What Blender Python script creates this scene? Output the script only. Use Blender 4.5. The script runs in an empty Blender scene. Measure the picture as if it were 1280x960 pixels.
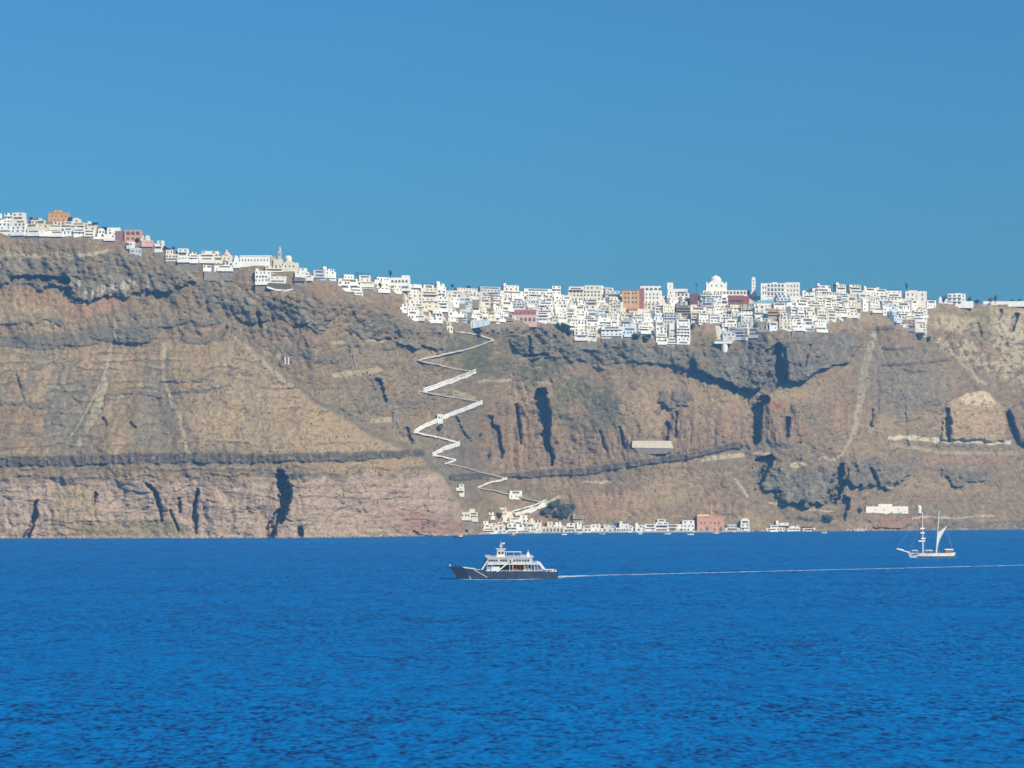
import bpy, bmesh, math, random, time
import numpy as np
from mathutils import Vector
T0 = time.time()
random.seed(7)
SC = bpy.context.scene
COL = SC.collection

# ---------------------------------------------------------------- camera
F = 2772.0          # focal length in photo pixels
CAMH = 35.0         # deck height above the sea
HZN = 621.0         # horizon row in the photo
cam_d = bpy.data.cameras.new('camera'); cam = bpy.data.objects.new('camera', cam_d); COL.objects.link(cam)
cam.location = (0, 0, CAMH); cam.rotation_euler = (math.pi/2, 0, 0)
cam_d.sensor_width = 36; cam_d.lens = 36*F/1280.0; cam_d.shift_y = (HZN-480)/1280.0
cam_d.clip_start = 1; cam_d.clip_end = 80000
SC.camera = cam

# ---------------------------------------------------------------- light
SUN_AZ, SUN_EL = math.radians(40), math.radians(37)
to_sun = Vector((math.sin(SUN_AZ)*math.cos(SUN_EL), -math.cos(SUN_AZ)*math.cos(SUN_EL), math.sin(SUN_EL)))
world = bpy.data.worlds.new('World'); SC.world = world; world.use_nodes = True
wn = world.node_tree.nodes; wl = world.node_tree.links
bg = wn['Background']
sky = wn.new('ShaderNodeTexSky'); sky.sky_type = 'NISHITA'; sky.sun_disc = False
sky.sun_elevation = SUN_EL; sky.sun_rotation = math.atan2(to_sun.x, to_sun.y)
sky.altitude = 0; sky.air_density = 1.6; sky.dust_density = 1.2; sky.ozone_density = 10.0
tint = wn.new('ShaderNodeMix'); tint.data_type = 'RGBA'; tint.blend_type = 'MULTIPLY'
tint.inputs['Factor'].default_value = 1.0; tint.inputs['B'].default_value = (0.312, 0.700, 0.895, 1)
wl.new(sky.outputs[0], tint.inputs['A']); wl.new(tint.outputs['Result'], bg.inputs['Color'])
bg.inputs['Strength'].default_value = 0.097
sun_d = bpy.data.lights.new('sun', 'SUN'); sun_d.energy = 5.0; sun_d.angle = math.radians(0.5); sun_d.color = (1, 0.897, 0.735)
sun = bpy.data.objects.new('sun', sun_d); COL.objects.link(sun)
sun.rotation_euler = to_sun.to_track_quat('Z', 'Y').to_euler(); sun.location = (800, -200, 900)
SC.view_settings.view_transform = 'Standard'; SC.view_settings.look = 'None'
SC.view_settings.exposure = 0.30; SC.view_settings.gamma = 1.0
SC.render.engine = 'CYCLES'
SC.cycles.max_bounces = 5; SC.cycles.diffuse_bounces = 2; SC.cycles.glossy_bounces = 2; SC.cycles.volume_bounces = 0
SC.cycles.use_denoising = True; SC.cycles.caustics_reflective = False; SC.cycles.caustics_refractive = False

def P(px, py, Y):
    """photo pixel + real distance -> point"""
    return Vector(((px-640)*Y/F, Y, CAMH+(HZN-py)*Y/F))

# ---------------------------------------------------------------- numpy noise
_rs = np.random.RandomState(11)
_perm = _rs.permutation(4096).astype(np.int64)
_gr = _rs.uniform(0, 2*np.pi, 4096); _gx = np.cos(_gr); _gy = np.sin(_gr)
def pnoise(x, y, seed=0):
    xi = np.floor(x).astype(np.int64); yi = np.floor(y).astype(np.int64)
    xf = x-xi; yf = y-yi
    u = xf*xf*xf*(xf*(xf*6-15)+10); v = yf*yf*yf*(yf*(yf*6-15)+10)
    def g(ix, iy, dx, dy):
        h = _perm[(_perm[(ix+seed*131) & 4095]+iy*7+seed) & 4095]
        return _gx[h]*dx+_gy[h]*dy
    a = g(xi, yi, xf, yf); b = g(xi+1, yi, xf-1, yf); c = g(xi, yi+1, xf, yf-1); d = g(xi+1, yi+1, xf-1, yf-1)
    return (a+(b-a)*u+((c+(d-c)*u)-(a+(b-a)*u))*v)*1.5
def fbm(x, y, oct=4, seed=0, gain=0.5):
    s = 0; a = 1.0; f = 1.0
    for i in range(oct):
        s = s+a*pnoise(x*f, y*f, seed+i*17); a *= gain; f *= 2.03
    return s
def ridged(x, y, oct=4, seed=0):
    s = 0; a = 1.0; f = 1.0
    for i in range(oct):
        s = s+a*(1-2*np.abs(pnoise(x*f, y*f, seed+i*13))); a *= 0.5; f *= 2.1
    return s*0.6
def sstep(a, b, x):
    t = np.clip((x-a)/(b-a), 0, 1); return t*t*(3-2*t)

# ---------------------------------------------------------------- cliff grid
PX = np.arange(-380, 1661, 1.25); NC = len(PX); NR = 430
def lin(pts):
    a = np.array(pts, float); return np.interp(PX, a[:, 0], a[:, 1])
yfoot = lin([(-380, 676), (0, 673), (390, 672.5), (480, 671), (590, 668.6), (605, 667.4), (640, 666.6), (700, 666), (900, 665), (1060, 664), (1280, 662), (1660, 660)])
crest = lin([(-380, 268), (0, 277), (60, 276), (110, 283), (150, 290), (180, 299), (205, 309), (240, 319), (300, 328), (340, 332), (375, 341), (410, 347), (450, 353), (500, 360), (560, 363), (620, 366),
             (700, 368), (800, 368), (900, 370), (1000, 370), (1060, 368), (1100, 370), (1150, 376), (1165, 379), (1182, 380), (1230, 380.5), (1280, 380), (1660, 384)])
crest = crest+fbm(PX/22.0, PX*0+3.3, 3, 5)*1.2
tt = np.linspace(0, 1, NR)[:, None]
GX = np.repeat(PX[None, :], NR, 0)
GY = yfoot[None, :]+(crest-yfoot)[None, :]*tt
# warped coordinates so outlines are never clean
wx1 = fbm(GX/38, GY/38, 4, 1); wy1 = fbm(GX/38, GY/38, 4, 2)
wx2 = fbm(GX/9, GY/9, 3, 3); wy2 = fbm(GX/9, GY/9, 3, 4)
def poly_sd(pts, X, Y):
    """signed distance to a polygon, negative inside"""
    pts = np.array(pts, float); d = np.full(X.shape, 1e9); ins = np.zeros(X.shape, bool)
    n = len(pts)
    for i in range(n):
        ax, ay = pts[i]; bx, by = pts[(i+1) % n]
        ex, ey = bx-ax, by-ay; L = ex*ex+ey*ey+1e-9
        t = np.clip(((X-ax)*ex+(Y-ay)*ey)/L, 0, 1)
        d = np.minimum(d, (X-ax-t*ex)**2+(Y-ay-t*ey)**2)
        c = ((ay > Y) != (by > Y)) & (X < (bx-ax)*(Y-ay)/(by-ay+1e-12)+ax)
        ins ^= c
    d = np.sqrt(d); return np.where(ins, -d, d)
def _sub(pts, pad):
    a = np.array(pts, float); x0, x1 = a[:, 0].min()-pad, a[:, 0].max()+pad
    y0, y1 = a[:, 1].min()-pad, a[:, 1].max()+pad
    c0, c1 = np.searchsorted(PX, [x0, x1]); c0 = max(c0-1, 0); c1 = min(c1+1, NC)
    sub = (GY[:, c0:c1] >= y0) & (GY[:, c0:c1] <= y1)
    rows = np.where(sub.any(1))[0]
    if len(rows) == 0: return None
    return slice(rows[0], rows[-1]+1), slice(c0, c1)
def mask(pts, soft=4, warp=4, fine=1.5):
    m = np.zeros(GX.shape); s = _sub(pts, soft+warp*1.5+fine*2+4)
    if s is None: return m
    d = poly_sd(pts, GX[s]+wx1[s]*warp+wx2[s]*fine, GY[s]+wy1[s]*warp+wy2[s]*fine)
    m[s] = sstep(soft/2, -soft/2, d); return m
def stroke(pts, w, soft=2, warp=2, fine=1.2):
    """w: width, or a list of widths along the line"""
    m = np.zeros(GX.shape); ws = [w]*len(pts) if np.isscalar(w) else w
    s = _sub(pts, max(ws)+soft+warp*1.5+fine*2+4)
    if s is None: return m
    X = GX[s]+wx1[s]*warp+wx2[s]*fine; Y = GY[s]+wy1[s]*warp+wy2[s]*fine; best = np.full(X.shape, 1e9)
    for i in range(len(pts)-1):
        (ax, ay), (bx, by) = pts[i], pts[i+1]; ex, ey = bx-ax, by-ay; L = ex*ex+ey*ey+1e-9
        t = np.clip(((X-ax)*ex+(Y-ay)*ey)/L, 0, 1)
        best = np.minimum(best, np.hypot(X-ax-t*ex, Y-ay-t*ey)-(ws[i]+(ws[i+1]-ws[i])*t)/2)
    m[s] = sstep(soft/2, -soft/2, best); return m

# --- slope: metres back per metre up
S = np.full(GX.shape, 0.72)
def slope(pts, val, soft=12, warp=6):
    global S
    m = mask(pts, soft, warp); S = S+(val-S)*m
slope([(-400, 596), (300, 592), (540, 590), (590, 620), (600, 690), (-400, 690)], 0.16)
slope([(-400, 438), (120, 432), (300, 420), (420, 515), (530, 568), (-400, 570)], 1.0)
slope([(-400, 395), (60, 400), (240, 400), (290, 430), (-400, 436)], 0.4)
slope([(-400, 300), (200, 310), (330, 350), (460, 380), (560, 420), (520, 440), (400, 410), (300, 395), (150, 372), (-400, 362)], 0.22)
slope([(300, 420), (420, 420), (600, 430), (700, 470), (790, 540), (600, 570), (420, 505)], 0.8)
slope([(600, 380), (700, 400), (860, 430), (1000, 420), (1080, 400), (1085, 460), (980, 485), (860, 470), (700, 445), (610, 440)], 0.25)
slope([(590, 500), (830, 540), (1000, 500), (1060, 560), (840, 570), (640, 588), (590, 580)], 0.4)
slope([(1020, 400), (1300, 390), (1700, 390), (1700, 500), (1180, 500), (1060, 540)], 0.85)
slope([(1110, 500), (1700, 490), (1700, 560), (1110, 560)], 0.35)
slope([(590, 600), (1100, 590), (1280, 640), (1280, 690), (590, 690)], 0.75)
slope([(940, 560), (1100, 570), (1130, 610), (960, 625)], 0.3)
town_poly = [(500, 340), (1172, 340), (1172, 392), (1160, 420), (1120, 410), (1060, 396), (1036, 412), (960, 414), (905, 432), (880, 404), (862, 432), (818, 430), (800, 416), (715, 424), (690, 405), (570, 414), (505, 398)]
slope(town_poly, 1.25, 6, 1)

D0 = lin([(-380, 1810), (0, 35*F/(673-HZN)), (390, 1883), (480, 1942), (560, 1990), (590, 2038), (605, 2078), (625, 2118), (640, 2130), (700, 2156), (900, 2205), (1060, 2256), (1280, 2366), (1660, 2480)])
dz = np.zeros(GX.shape); dz[1:] = (GY[:-1]-GY[1:])*2050.0/F
D = D0[None, :]+np.cumsum(S*dz, 0)
D = D - 0.0
# smooth depth along x so slope patches do not tear the surface
k = np.ones(25)/25.0
Dp = np.pad(D, ((0, 0), (12, 12)), mode='edge')
cs = np.cumsum(np.pad(Dp, ((0, 0), (1, 0))), 1); Dsm = (cs[:, 25:]-cs[:, :-25])/25.0
D = Dsm
# the headland on the photo's west side stands in front of the stair gully
gully = [(262, 385), (300, 425), (345, 462), (400, 505), (470, 547), (527, 570), (556, 600), (580, 640), (596, 672), (640, 690), (1700, 690), (1700, 300), (262, 300)]
edge = poly_sd(gully, GX+wx1*3+wx2*0.8, GY+wy1*3)
jamp = np.interp(GY, [380, 430, 520, 600, 670], [0, 14, 48, 46, 0])*np.interp(GX, [262, 330, 520, 640, 800], [0, 0.6, 1, 1, 0.0])
D = D+sstep(3, -5, edge)*jamp
headland = sstep(-2, 4, edge)
# round the headland's crest away from the viewer
D = D+np.exp(-np.clip(edge, 0, 60)/9.0)*headland*10*np.clip(jamp/40, 0, 1)
# ---------------------------------------------------------------- cliff colours (albedo) and relief
BROWN = np.array([.250, .172, .116]); TAN = np.array([.385, .275, .175]); RUST = np.array([.270, .170, .115]); LAVA = np.array([.150, .142, .142])
DARK = np.array([.075, .070, .074]); PINK = np.array([.42, .295, .275]); RED = np.array([.34, .125, .085]); PALE = np.array([.60, .50, .385])
OLIVE = np.array([.125, .125, .070]); SCREE = np.array([.205, .178, .155]); GREYPALE = np.array([.36, .33, .30]); CREAM = np.array([.50, .41, .30])
C = np.ones(GX.shape+(3,))*BROWN
def tone(m, col, k=1.0):
    global C
    C += (col-C)*(m*k)[..., None]
def push(m, metres):
    global D
    D = D+m*metres
def bulge(pts, p, soft=4, warp=4, fine=1.5, top=0.15):
    m = mask(pts, soft, warp, fine); a = np.array(pts, float); y0, y1 = a[:, 1].min(), a[:, 1].max()
    push(m*np.clip(top+(1-top)*(GY-y0)/(y1-y0), 0, 1), -p); return m
D_flat = D.copy()
n_big = fbm(GX/130, GY/60, 4, 21); n_mid = fbm(GX/32, GY/24, 4, 22); n_fine = fbm(GX/7, GY/6, 3, 23); n_dot = fbm(GX/2.6, GY/2.4, 2, 24)
n_str = fbm(GX/90+n_mid*0.15, GY/4.5, 4, 25)            # lying strata
n_ver = fbm(GX/6+n_mid*0.4, GY/55, 4, 26)               # standing ribs
n_dia = fbm((GX-GY*0.55)/7, (GY+GX*0.3)/70, 4, 27)      # slope-wash streaks
n_dib = fbm((GX+GY*0.5)/7, (GY-GX*0.3)/70, 4, 28)
n_crag = .55*fbm((GX-GY*0.45)/15+n_mid*.5, (GY+GX*0.25)/34, 4, 44, .6)+.42*(ridged((GX-GY*.3)/9+n_mid*.6, (GY+GX*.2)/17, 3, 45)-.25)   # broken rock, leaning
tone(sstep(-.1, .7, n_big), TAN, .55); tone(sstep(0, .8, -n_big), SCREE, .7); tone(sstep(.15, .8, fbm(GX/70, GY/50, 3, 29)), RUST, .5)

# west headland: pale slope with lying strata, tuff wall at the sea
left_slope = mask([(-400, 425), (290, 420), (345, 462), (420, 520), (530, 566), (-400, 568)], 14, 8)
tone(left_slope*sstep(-.2, .6, n_dib), TAN, .6); tone(left_slope*sstep(-.05, .35, -fbm((GX+GY*.25)/42, GY/120, 3, 31)), SCREE, .85)
tone(left_slope*sstep(.25, .6, n_str)*sstep(-.2, .4, n_mid), LAVA, .55)
tone(left_slope*sstep(.35, .7, fbm(GX/60, GY/3.2, 3, 34))*sstep(-.1, .5, fbm(GX/50, GY/40, 3, 35)), DARK, .5)
tone(mask([(330, 490), (420, 525), (520, 563), (300, 564), (250, 520)], 20, 8), TAN, .6)
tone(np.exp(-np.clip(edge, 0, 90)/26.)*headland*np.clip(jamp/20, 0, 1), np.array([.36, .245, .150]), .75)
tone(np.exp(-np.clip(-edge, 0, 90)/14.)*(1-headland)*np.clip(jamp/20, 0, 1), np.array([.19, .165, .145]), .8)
tone(mask([(240, 470), (300, 440), (345, 464), (400, 505), (470, 548), (525, 566), (380, 566), (270, 560), (225, 520)], 16, 6)*headland, np.array([.37, .265, .175]), .65)
wall = mask([(-400, 606), (250, 600), (420, 596), (545, 592), (585, 640), (600, 690), (-400, 690)], 10, 7)
tone(wall, PINK, .92); tone(wall*sstep(-.1, .7, fbm(GX/45+n_mid*.3, GY/9+n_fine*.3, 4, 32)), np.array([.47, .37, .31]), .5); tone(wall*sstep(.05, .7, fbm(GX/7+n_mid*.8, GY/28, 4, 36)), np.array([.28, .19, .16]), .4); tone(wall*sstep(.4, .9, n_mid), TAN, .3)
tone(wall*sstep(.25, .8, fbm(GX/60, GY/12, 3, 33)), BROWN, .35)
tone(mask([(490, 640), (560, 640), (592, 664), (520, 668)], 8, 5), np.array([.36, .17, .15]), .7)
tone(mask([(60, 610), (120, 605), (125, 640), (150, 672), (60, 672), (70, 640)], 10, 6), TAN, .65)
tone(mask([(100, 655), (220, 648), (240, 672), (90, 672)], 8, 6), np.array([.24, .20, .10]), .7)
push(wall*fbm(GX/34+n_mid*.3, GY/110, 4, 41), -3.2); push(wall*fbm(GX/8+n_mid*.5, GY/30, 3, 42), -.9)
push(wall*fbm(GX/70, GY/6+n_fine*.4, 3, 43), .8)
# black lava sheet across the headland
band = stroke([(-400, 577), (0, 577), (100, 575), (170, 573), (245, 572), (340, 573), (440, 570), (528, 567)], [12, 12, 12, 11, 13, 10, 11, 7], 3, 2, .8)
tone(band, DARK, .9); tone(band*sstep(.0, .6, n_ver), LAVA, .7); tone(band*sstep(.1, .6, n_str), np.array([.17, .13, .12]), .5)
push(band*(1+.8*n_ver+.5*n_fine), -3.2)
tone(stroke([(-400, 566), (0, 566), (60, 565)], 3, 2, 2), TAN, .6)
tone(stroke([(0, 586), (180, 585), (330, 588)], 3, 3, 3), DARK, .45); tone(stroke([(330, 592), (430, 594)], 5, 3, 2), LAVA, .7); tone(stroke([(500, 588), (545, 583)], 4, 3, 2), LAVA, .7)
# grey ledges higher on the headland
for pts, w, kk in (([(-100, 430), (0, 428), (60, 425), (130, 418), (180, 420)], 18, .75), ([(-100, 400), (0, 398), (60, 395), (75, 402)], 12, .7), ([(140, 408), (210, 406), (275, 400)], 5, .7),
                   ([(150, 420), (185, 420)], 18, .7), ([(230, 422), (280, 424)], 8, .6), ([(125, 494), (200, 492)], 4, .7), ([(0, 501), (60, 508)], 4, .7), ([(210, 490), (290, 484)], 3, .6), ([(80, 470), (85, 492), (100, 497)], 4, .6),
                   ([(205, 475), (320, 466)], 3, .6), ([(340, 470), (400, 500), (440, 520), (456, 522)], 5, .55)):
    m = stroke(pts, w, 4, 5, 1.6); tone(m, LAVA, kk); tone(m*sstep(.1, .6, n_fine), DARK, .5); push(m*(1+.7*n_fine), -2.2)
# red ash under the upper crag
tone(mask([(-60, 358), (0, 362), (60, 366), (100, 378), (165, 370), (162, 378), (125, 396), (95, 394), (60, 378), (-60, 372)], 4, 3), RED*.5+TAN*.5, .65)
tone(mask([(-100, 372), (60, 380), (80, 398), (0, 402), (-100, 402)], 8, 4), TAN, .6)
# upper crags (grey, overhanging)
crag1 = bulge([(-380, 312), (0, 312), (60, 320), (88, 330), (90, 360), (70, 362), (30, 357), (0, 352), (-380, 350)], 5, 3, 9, 3.2)
crag2 = bulge([(80, 340), (110, 318), (165, 318), (240, 335), (243, 352), (210, 355), (175, 360), (150, 370), (112, 377), (90, 368)], 7, 3, 9, 3.2)
crag3 = bulge([(238, 352), (270, 348), (300, 362), (322, 380), (318, 398), (285, 395), (250, 378)], 4.5, 3, 9, 3.2)
crag4 = bulge([(320, 372), (370, 368), (415, 392), (408, 412), (350, 400), (322, 396)], 3.5, 3, 9, 3.2)
crag5 = bulge([(432, 395), (470, 392), (520, 408), (560, 420), (590, 420), (580, 436), (545, 442), (505, 430), (440, 420)], 5, 3, 9, 3.2)
for m in (crag1, crag2, crag3, crag4, crag5):
    tone(m, LAVA, .72); tone(m*sstep(.1, .7, n_crag), GREYPALE, .5); tone(m*sstep(.0, .7, -n_crag), DARK, .35); tone(m*sstep(.1, .6, n_mid), BROWN, .65)
    push(m*n_crag, -1.5); push(m*fbm((GX-GY*.4)/30, GY/60, 3, 46), -3.0); push(m*n_fine, .6)
tone(stroke([(110, 364), (160, 356), (176, 348)], 9, 5, 2)*sstep(-.1, .5, n_ver), np.array([.52, .50, .47]), .75)
tone(mask([(85, 345), (120, 350), (140, 372), (100, 372)], 6, 4)*sstep(0, .5, n_ver), np.array([.50, .48, .45]), .6)
tone(stroke([(0, 320), (60, 318), (90, 322), (110, 318), (135, 313)], 5, 3, 3), CREAM, .45); tone(stroke([(92, 320), (120, 318), (133, 314)], 4, 2, 1), PALE, .55)
tone(stroke([(18, 350), (50, 348), (84, 352)], 8, 2, 2), DARK, .5); push(stroke([(18, 350), (50, 348), (84, 352)], 8, 2, 2), 7)  # overhang's shade darkened into the colour, over a real hollow
# rock falls / chutes
for pts, w in (([(186, 352), (186, 362)], 3), ([(145, 400), (143, 430), (132, 465), (125, 500), (100, 560)], [3, 3, 5, 10, 5]), ([(203, 430), (205, 470), (225, 520), (237, 565)], [5, 5, 4, 5]), ([(290, 418), (340, 462), (375, 490)], 4),
               ([(1092, 418), (1084, 460), (1076, 500), (1068, 540), (1050, 570)], [8, 10, 9, 7, 4]), ([(1190, 438), (1230, 480)], 4), ([(1208, 445), (1222, 475)], 3), ([(640, 470), (690, 480)], 2)):
    m = stroke(pts, w, 4, 3, 1); tone(m, np.array([.40, .335, .27]), .8); push(m, 1.3)
tone(mask([(60, 480), (110, 470), (110, 545), (85, 560), (62, 520)], 12, 5), SCREE, .75)
tone(stroke([(133, 460), (118, 495), (90, 545)], 1.4, 1, 1, .4), PALE, .6)
# middle slopes under the ridge
tone(mask([(330, 410), (520, 440), (600, 480), (590, 560), (470, 530), (340, 450)], 20, 8)*sstep(-.3, .4, n_big+n_mid*.5), SCREE, .6)
tone(mask([(330, 410), (520, 440), (600, 480), (590, 560), (470, 530), (340, 450)], 20, 8)*sstep(.1, .6, n_dia), RUST, .45)
for pts, w in (([(420, 470), (450, 466), (475, 461)], 6), ([(415, 428), (430, 428)], 4), ([(465, 526), (488, 524)], 6), ([(350, 447), (330, 440)], 4), ([(460, 424), (478, 428)], 3), ([(600, 477), (640, 476)], 4), ([(568, 490), (592, 497)], 6), ([(525, 490), (540, 492)], 5)):
    tone(stroke(pts, w, 2, 1.5, 1), CREAM, .62)
m = stroke([(350, 440), (410, 445), (425, 450)], 12, 6, 4); tone(m, LAVA, .55); push(m, -1.5)
m = stroke([(440, 432), (520, 434)], 9, 6, 4); tone(m, LAVA, .5); push(m, -1.5)
m = stroke([(470, 500), (510, 510), (545, 500)], 9, 6, 5); tone(m, LAVA, .45)
tone(mask([(538, 382), (552, 392), (548, 402), (530, 398), (520, 388)], 6, 3), np.array([.34, .19, .09]), .7)
# green slope under the town
tone(mask([(560, 420), (650, 420), (700, 440), (770, 500), (778, 530), (760, 545), (700, 545), (690, 500), (640, 470), (600, 470), (555, 450)], 14, 7)*sstep(-.7, .2, n_mid), OLIVE*1.05, .88)
tone(mask([(730, 480), (775, 500), (778, 532), (740, 520)], 10, 4), np.array([.12, .115, .085]), .7)
tone(mask([(600, 600), (680, 602), (700, 640), (640, 650), (600, 625)], 14, 6)*sstep(-.4, .3, n_mid), OLIVE, .55)
tone(mask([(900, 420), (960, 412), (960, 430), (905, 445), (870, 440), (865, 415)], 8, 4), np.array([.19, .15, .085]), .7)
tone(mask([(1190, 395), (1240, 385), (1260, 440), (1215, 420)], 10, 5), np.array([.21, .19, .10]), .6)
# grey crag under the red arcade house, and the belt of lava below the town
cragA = bulge([(622, 412), (660, 404), (690, 410), (708, 425), (700, 446), (672, 445), (630, 436)], 3.5, 3, 9, 3.2)
cragB = bulge([(700, 430), (735, 424), (800, 424), (862, 434), (880, 446), (870, 462), (830, 460), (795, 450), (760, 458), (715, 448)], 3.5, 3, 9, 3.2)
cragC = bulge([(862, 446), (905, 434), (945, 430), (962, 440), (958, 470), (945, 486), (905, 478), (872, 462)], 15, 2.5, 9, 3.2)
cragD = bulge([(978, 432), (1010, 418), (1060, 412), (1080, 420), (1072, 440), (1030, 462), (1000, 480), (984, 478)], 15, 2.5, 9, 3.2)
cragE = bulge([(818, 492), (858, 486), (866, 500), (840, 512), (818, 505)], 7, 2.5, 9, 3.2)
cragF = bulge([(948, 600), (985, 585), (1030, 578), (1040, 600), (1035, 624), (985, 626), (950, 612)], 9, 2.5, 9, 3.2)
cragG = bulge([(1058, 580), (1120, 578), (1132, 592), (1120, 604), (1090, 612), (1062, 610)], 10, 2.5, 9, 3.2)
cragH = bulge([(1170, 585), (1235, 582), (1240, 600), (1185, 605)], 5, 2.5, 9, 3.2)
for m in (cragA, cragB, cragC, cragD, cragE, cragF, cragG, cragH):
    tone(m, LAVA, .82); tone(m*sstep(.15, .8, n_crag), GREYPALE, .42); tone(m*sstep(.0, .7, -n_crag), DARK, .4); tone(m*sstep(.2, .7, n_mid), BROWN, .55)
    push(m*n_crag, -2.5); push(m*fbm((GX-GY*.4)/30, GY/60, 3, 46), -2.5); push(m*n_fine, .8)
push(mask([(957, 440), (974, 430), (984, 436), (984, 478), (962, 488), (950, 486)], 3, 2), 9)
tone(mask([(957, 440), (974, 430), (984, 436), (984, 478), (962, 488), (950, 486)], 3, 2), LAVA, .8)
tone(mask([(870, 463), (905, 479), (940, 488), (975, 486), (970, 492), (935, 492), (900, 486), (866, 470)], 4, 2), BROWN, .6)
# rusty buttresses
for pts in ([(832, 510), (880, 505), (935, 520), (940, 555), (850, 566), (832, 550)], [(955, 500), (1000, 505), (1010, 545), (985, 560), (948, 552)], [(600, 505), (672, 500), (690, 575), (640, 590), (598, 575)], [(700, 545), (790, 540), (792, 575), (735, 582), (692, 578)], [(1075, 520), (1110, 480), (1112, 510), (1090, 530)], [(1030, 500), (1062, 490), (1066, 530), (1040, 545)]):
    m = mask(pts, 8, 5); tone(m, RUST, .8); tone(m*sstep(.1, .6, n_ver), np.array([.38, .25, .165]), .5); tone(m*sstep(.15, .7, -n_ver), np.array([.17, .10, .075]), .55)
    push(m*(ridged(GX/13, GY/90, 3, 71)-.2), -3.0); push(m*ridged(GX/5, GY/30, 2, 72), -.8)
tone(mask([(958, 498), (985, 500), (975, 512), (960, 510)], 4, 3), RED, .7); tone(mask([(912, 505), (925, 508), (918, 518)], 4, 2), RED, .5)
tone(mask([(725, 618), (800, 612), (815, 640), (790, 645), (735, 640)], 8, 5)*sstep(-.2, .4, n_ver), np.array([.37, .20, .14]), .7)
tone(mask([(1080, 645), (1130, 644), (1138, 658), (1095, 662)], 5, 3), np.array([.30, .155, .125]), .8); bulge([(1080, 645), (1130, 644), (1140, 652), (1130, 660), (1095, 662)], 5, 3, 2)
# east side: pumice and pale tuff
pale = mask([(1180, 505), (1205, 492), (1235, 492), (1256, 510), (1258, 552), (1205, 552), (1178, 550)], 4, 3); tone(pale, np.array([.44, .30, .185]), .9); push(pale, -6)
tone(mask([(1196, 500), (1212, 490), (1236, 490), (1246, 505), (1225, 508)], 3, 2), PALE, .9)
tone(stroke([(1112, 548), (1150, 549), (1200, 552), (1262, 554)], [4, 6, 6, 5], 2, 2), np.array([.62, .55, .46]), .9)
tone(stroke([(1115, 556), (1180, 566), (1270, 568)], 4, 3, 2), CREAM, .5); tone(stroke([(1150, 575), (1255, 572)], 7, 4, 3), np.array([.34, .19, .12]), .7)
tone(mask([(1160, 540), (1180, 515), (1182, 545)], 4, 2), np.array([.42, .28, .18]), .7)
tone(mask([(1190, 400), (1300, 405), (1300, 480), (1260, 480), (1170, 430), (1160, 405)], 14, 7)*sstep(-.4, .4, n_mid+n_fine*.6), CREAM, .72)
m = mask([(1175, 395), (1300, 400), (1400, 400), (1400, 470), (1270, 480), (1200, 450)], 14, 7); push(m*ridged((GX-GY*.4)/10, GY/16, 3, 75), -1.6); tone(m*sstep(.25, .7, -n_fine), np.array([.13, .105, .085]), .6)
m = mask([(1235, 385), (1660, 388), (1660, 415), (1262, 425), (1240, 410)], 5, 4); tone(m, CREAM, .6); push(m*ridged(GX/14, GY/30, 3, 73), -3)
m = mask([(1165, 392), (1200, 396), (1200, 412), (1165, 410)], 5, 4); tone(m, CREAM, .6); push(m*ridged(GX/8, GY/20, 3, 74), -2)
m = mask([(1263, 510), (1300, 495), (1400, 500), (1400, 560), (1275, 555)], 4, 3); tone(m, RUST, .5); push(m, -9)
tone(mask([(1080, 440), (1170, 440), (1190, 500), (1110, 530), (1075, 490)], 18, 7), SCREE, .55)
for pts, w in (([(1105, 456), (1140, 455), (1185, 450)], 3), ([(1130, 462), (1160, 465)], 3), ([(1105, 436), (1140, 436)], 3), ([(1100, 410), (1118, 408)], 6), ([(1120, 528), (1150, 522)], 2)):
    m = stroke(pts, w, 2, 2, 1.2); tone(m, DARK, .7); push(m, -1.6)
# lying lava sheet over the harbour
band2 = stroke([(566, 597), (606, 595)], 9, 2, 1.5); tone(band2, np.array([.10, .085, .09]), .85); push(band2, -3)
band3 = stroke([(630, 594), (690, 590), (745, 588), (800, 578), (850, 572), (900, 562), (925, 556)], [5, 9, 8, 7, 8, 7, 7], 2, 1.5, 1)
tone(band3, DARK, .8); tone(band3*sstep(0, .5, n_ver), LAVA, .7); push(band3*(1+.7*n_ver), -3.4)
for pts, w in (([(880, 575), (928, 568)], 5), ([(944, 566), (960, 567)], 4), ([(990, 582), (1005, 578)], 6), ([(1025, 573), (1044, 574)], 4), ([(920, 598), (935, 620)], 3), ([(1108, 610), (1120, 607)], 4), ([(730, 602), (765, 603)], 2), ([(960, 628), (1040, 640)], 2), ([(1140, 648), (1240, 645)], 2), ([(680, 628), (700, 622)], 3)):
    tone(stroke(pts, w, 2, 1.5, 1), np.array([.55, .47, .39]), .7)
tone(mask([(1130, 655), (1280, 650), (1660, 650), (1660, 664), (1130, 666)], 4, 3), np.array([.15, .13, .11]), .6)
tone(mask([(600, 640), (660, 620), (700, 660), (600, 668)], 10, 5), np.array([.30, .20, .14]), .4)
# wash at the sea's edge: pale fallen stone
shore = np.clip(1-(yfoot[None, :]-GY)/3.2, 0, 1); tone(shore*sstep(-.1, .5, fbm(GX/11, GY/40, 3, 81)), np.array([.56, .50, .44]), .75)
push(sstep(3.5, 0, yfoot[None, :]-GY)*(0.6+n_fine), -2.2)
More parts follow.
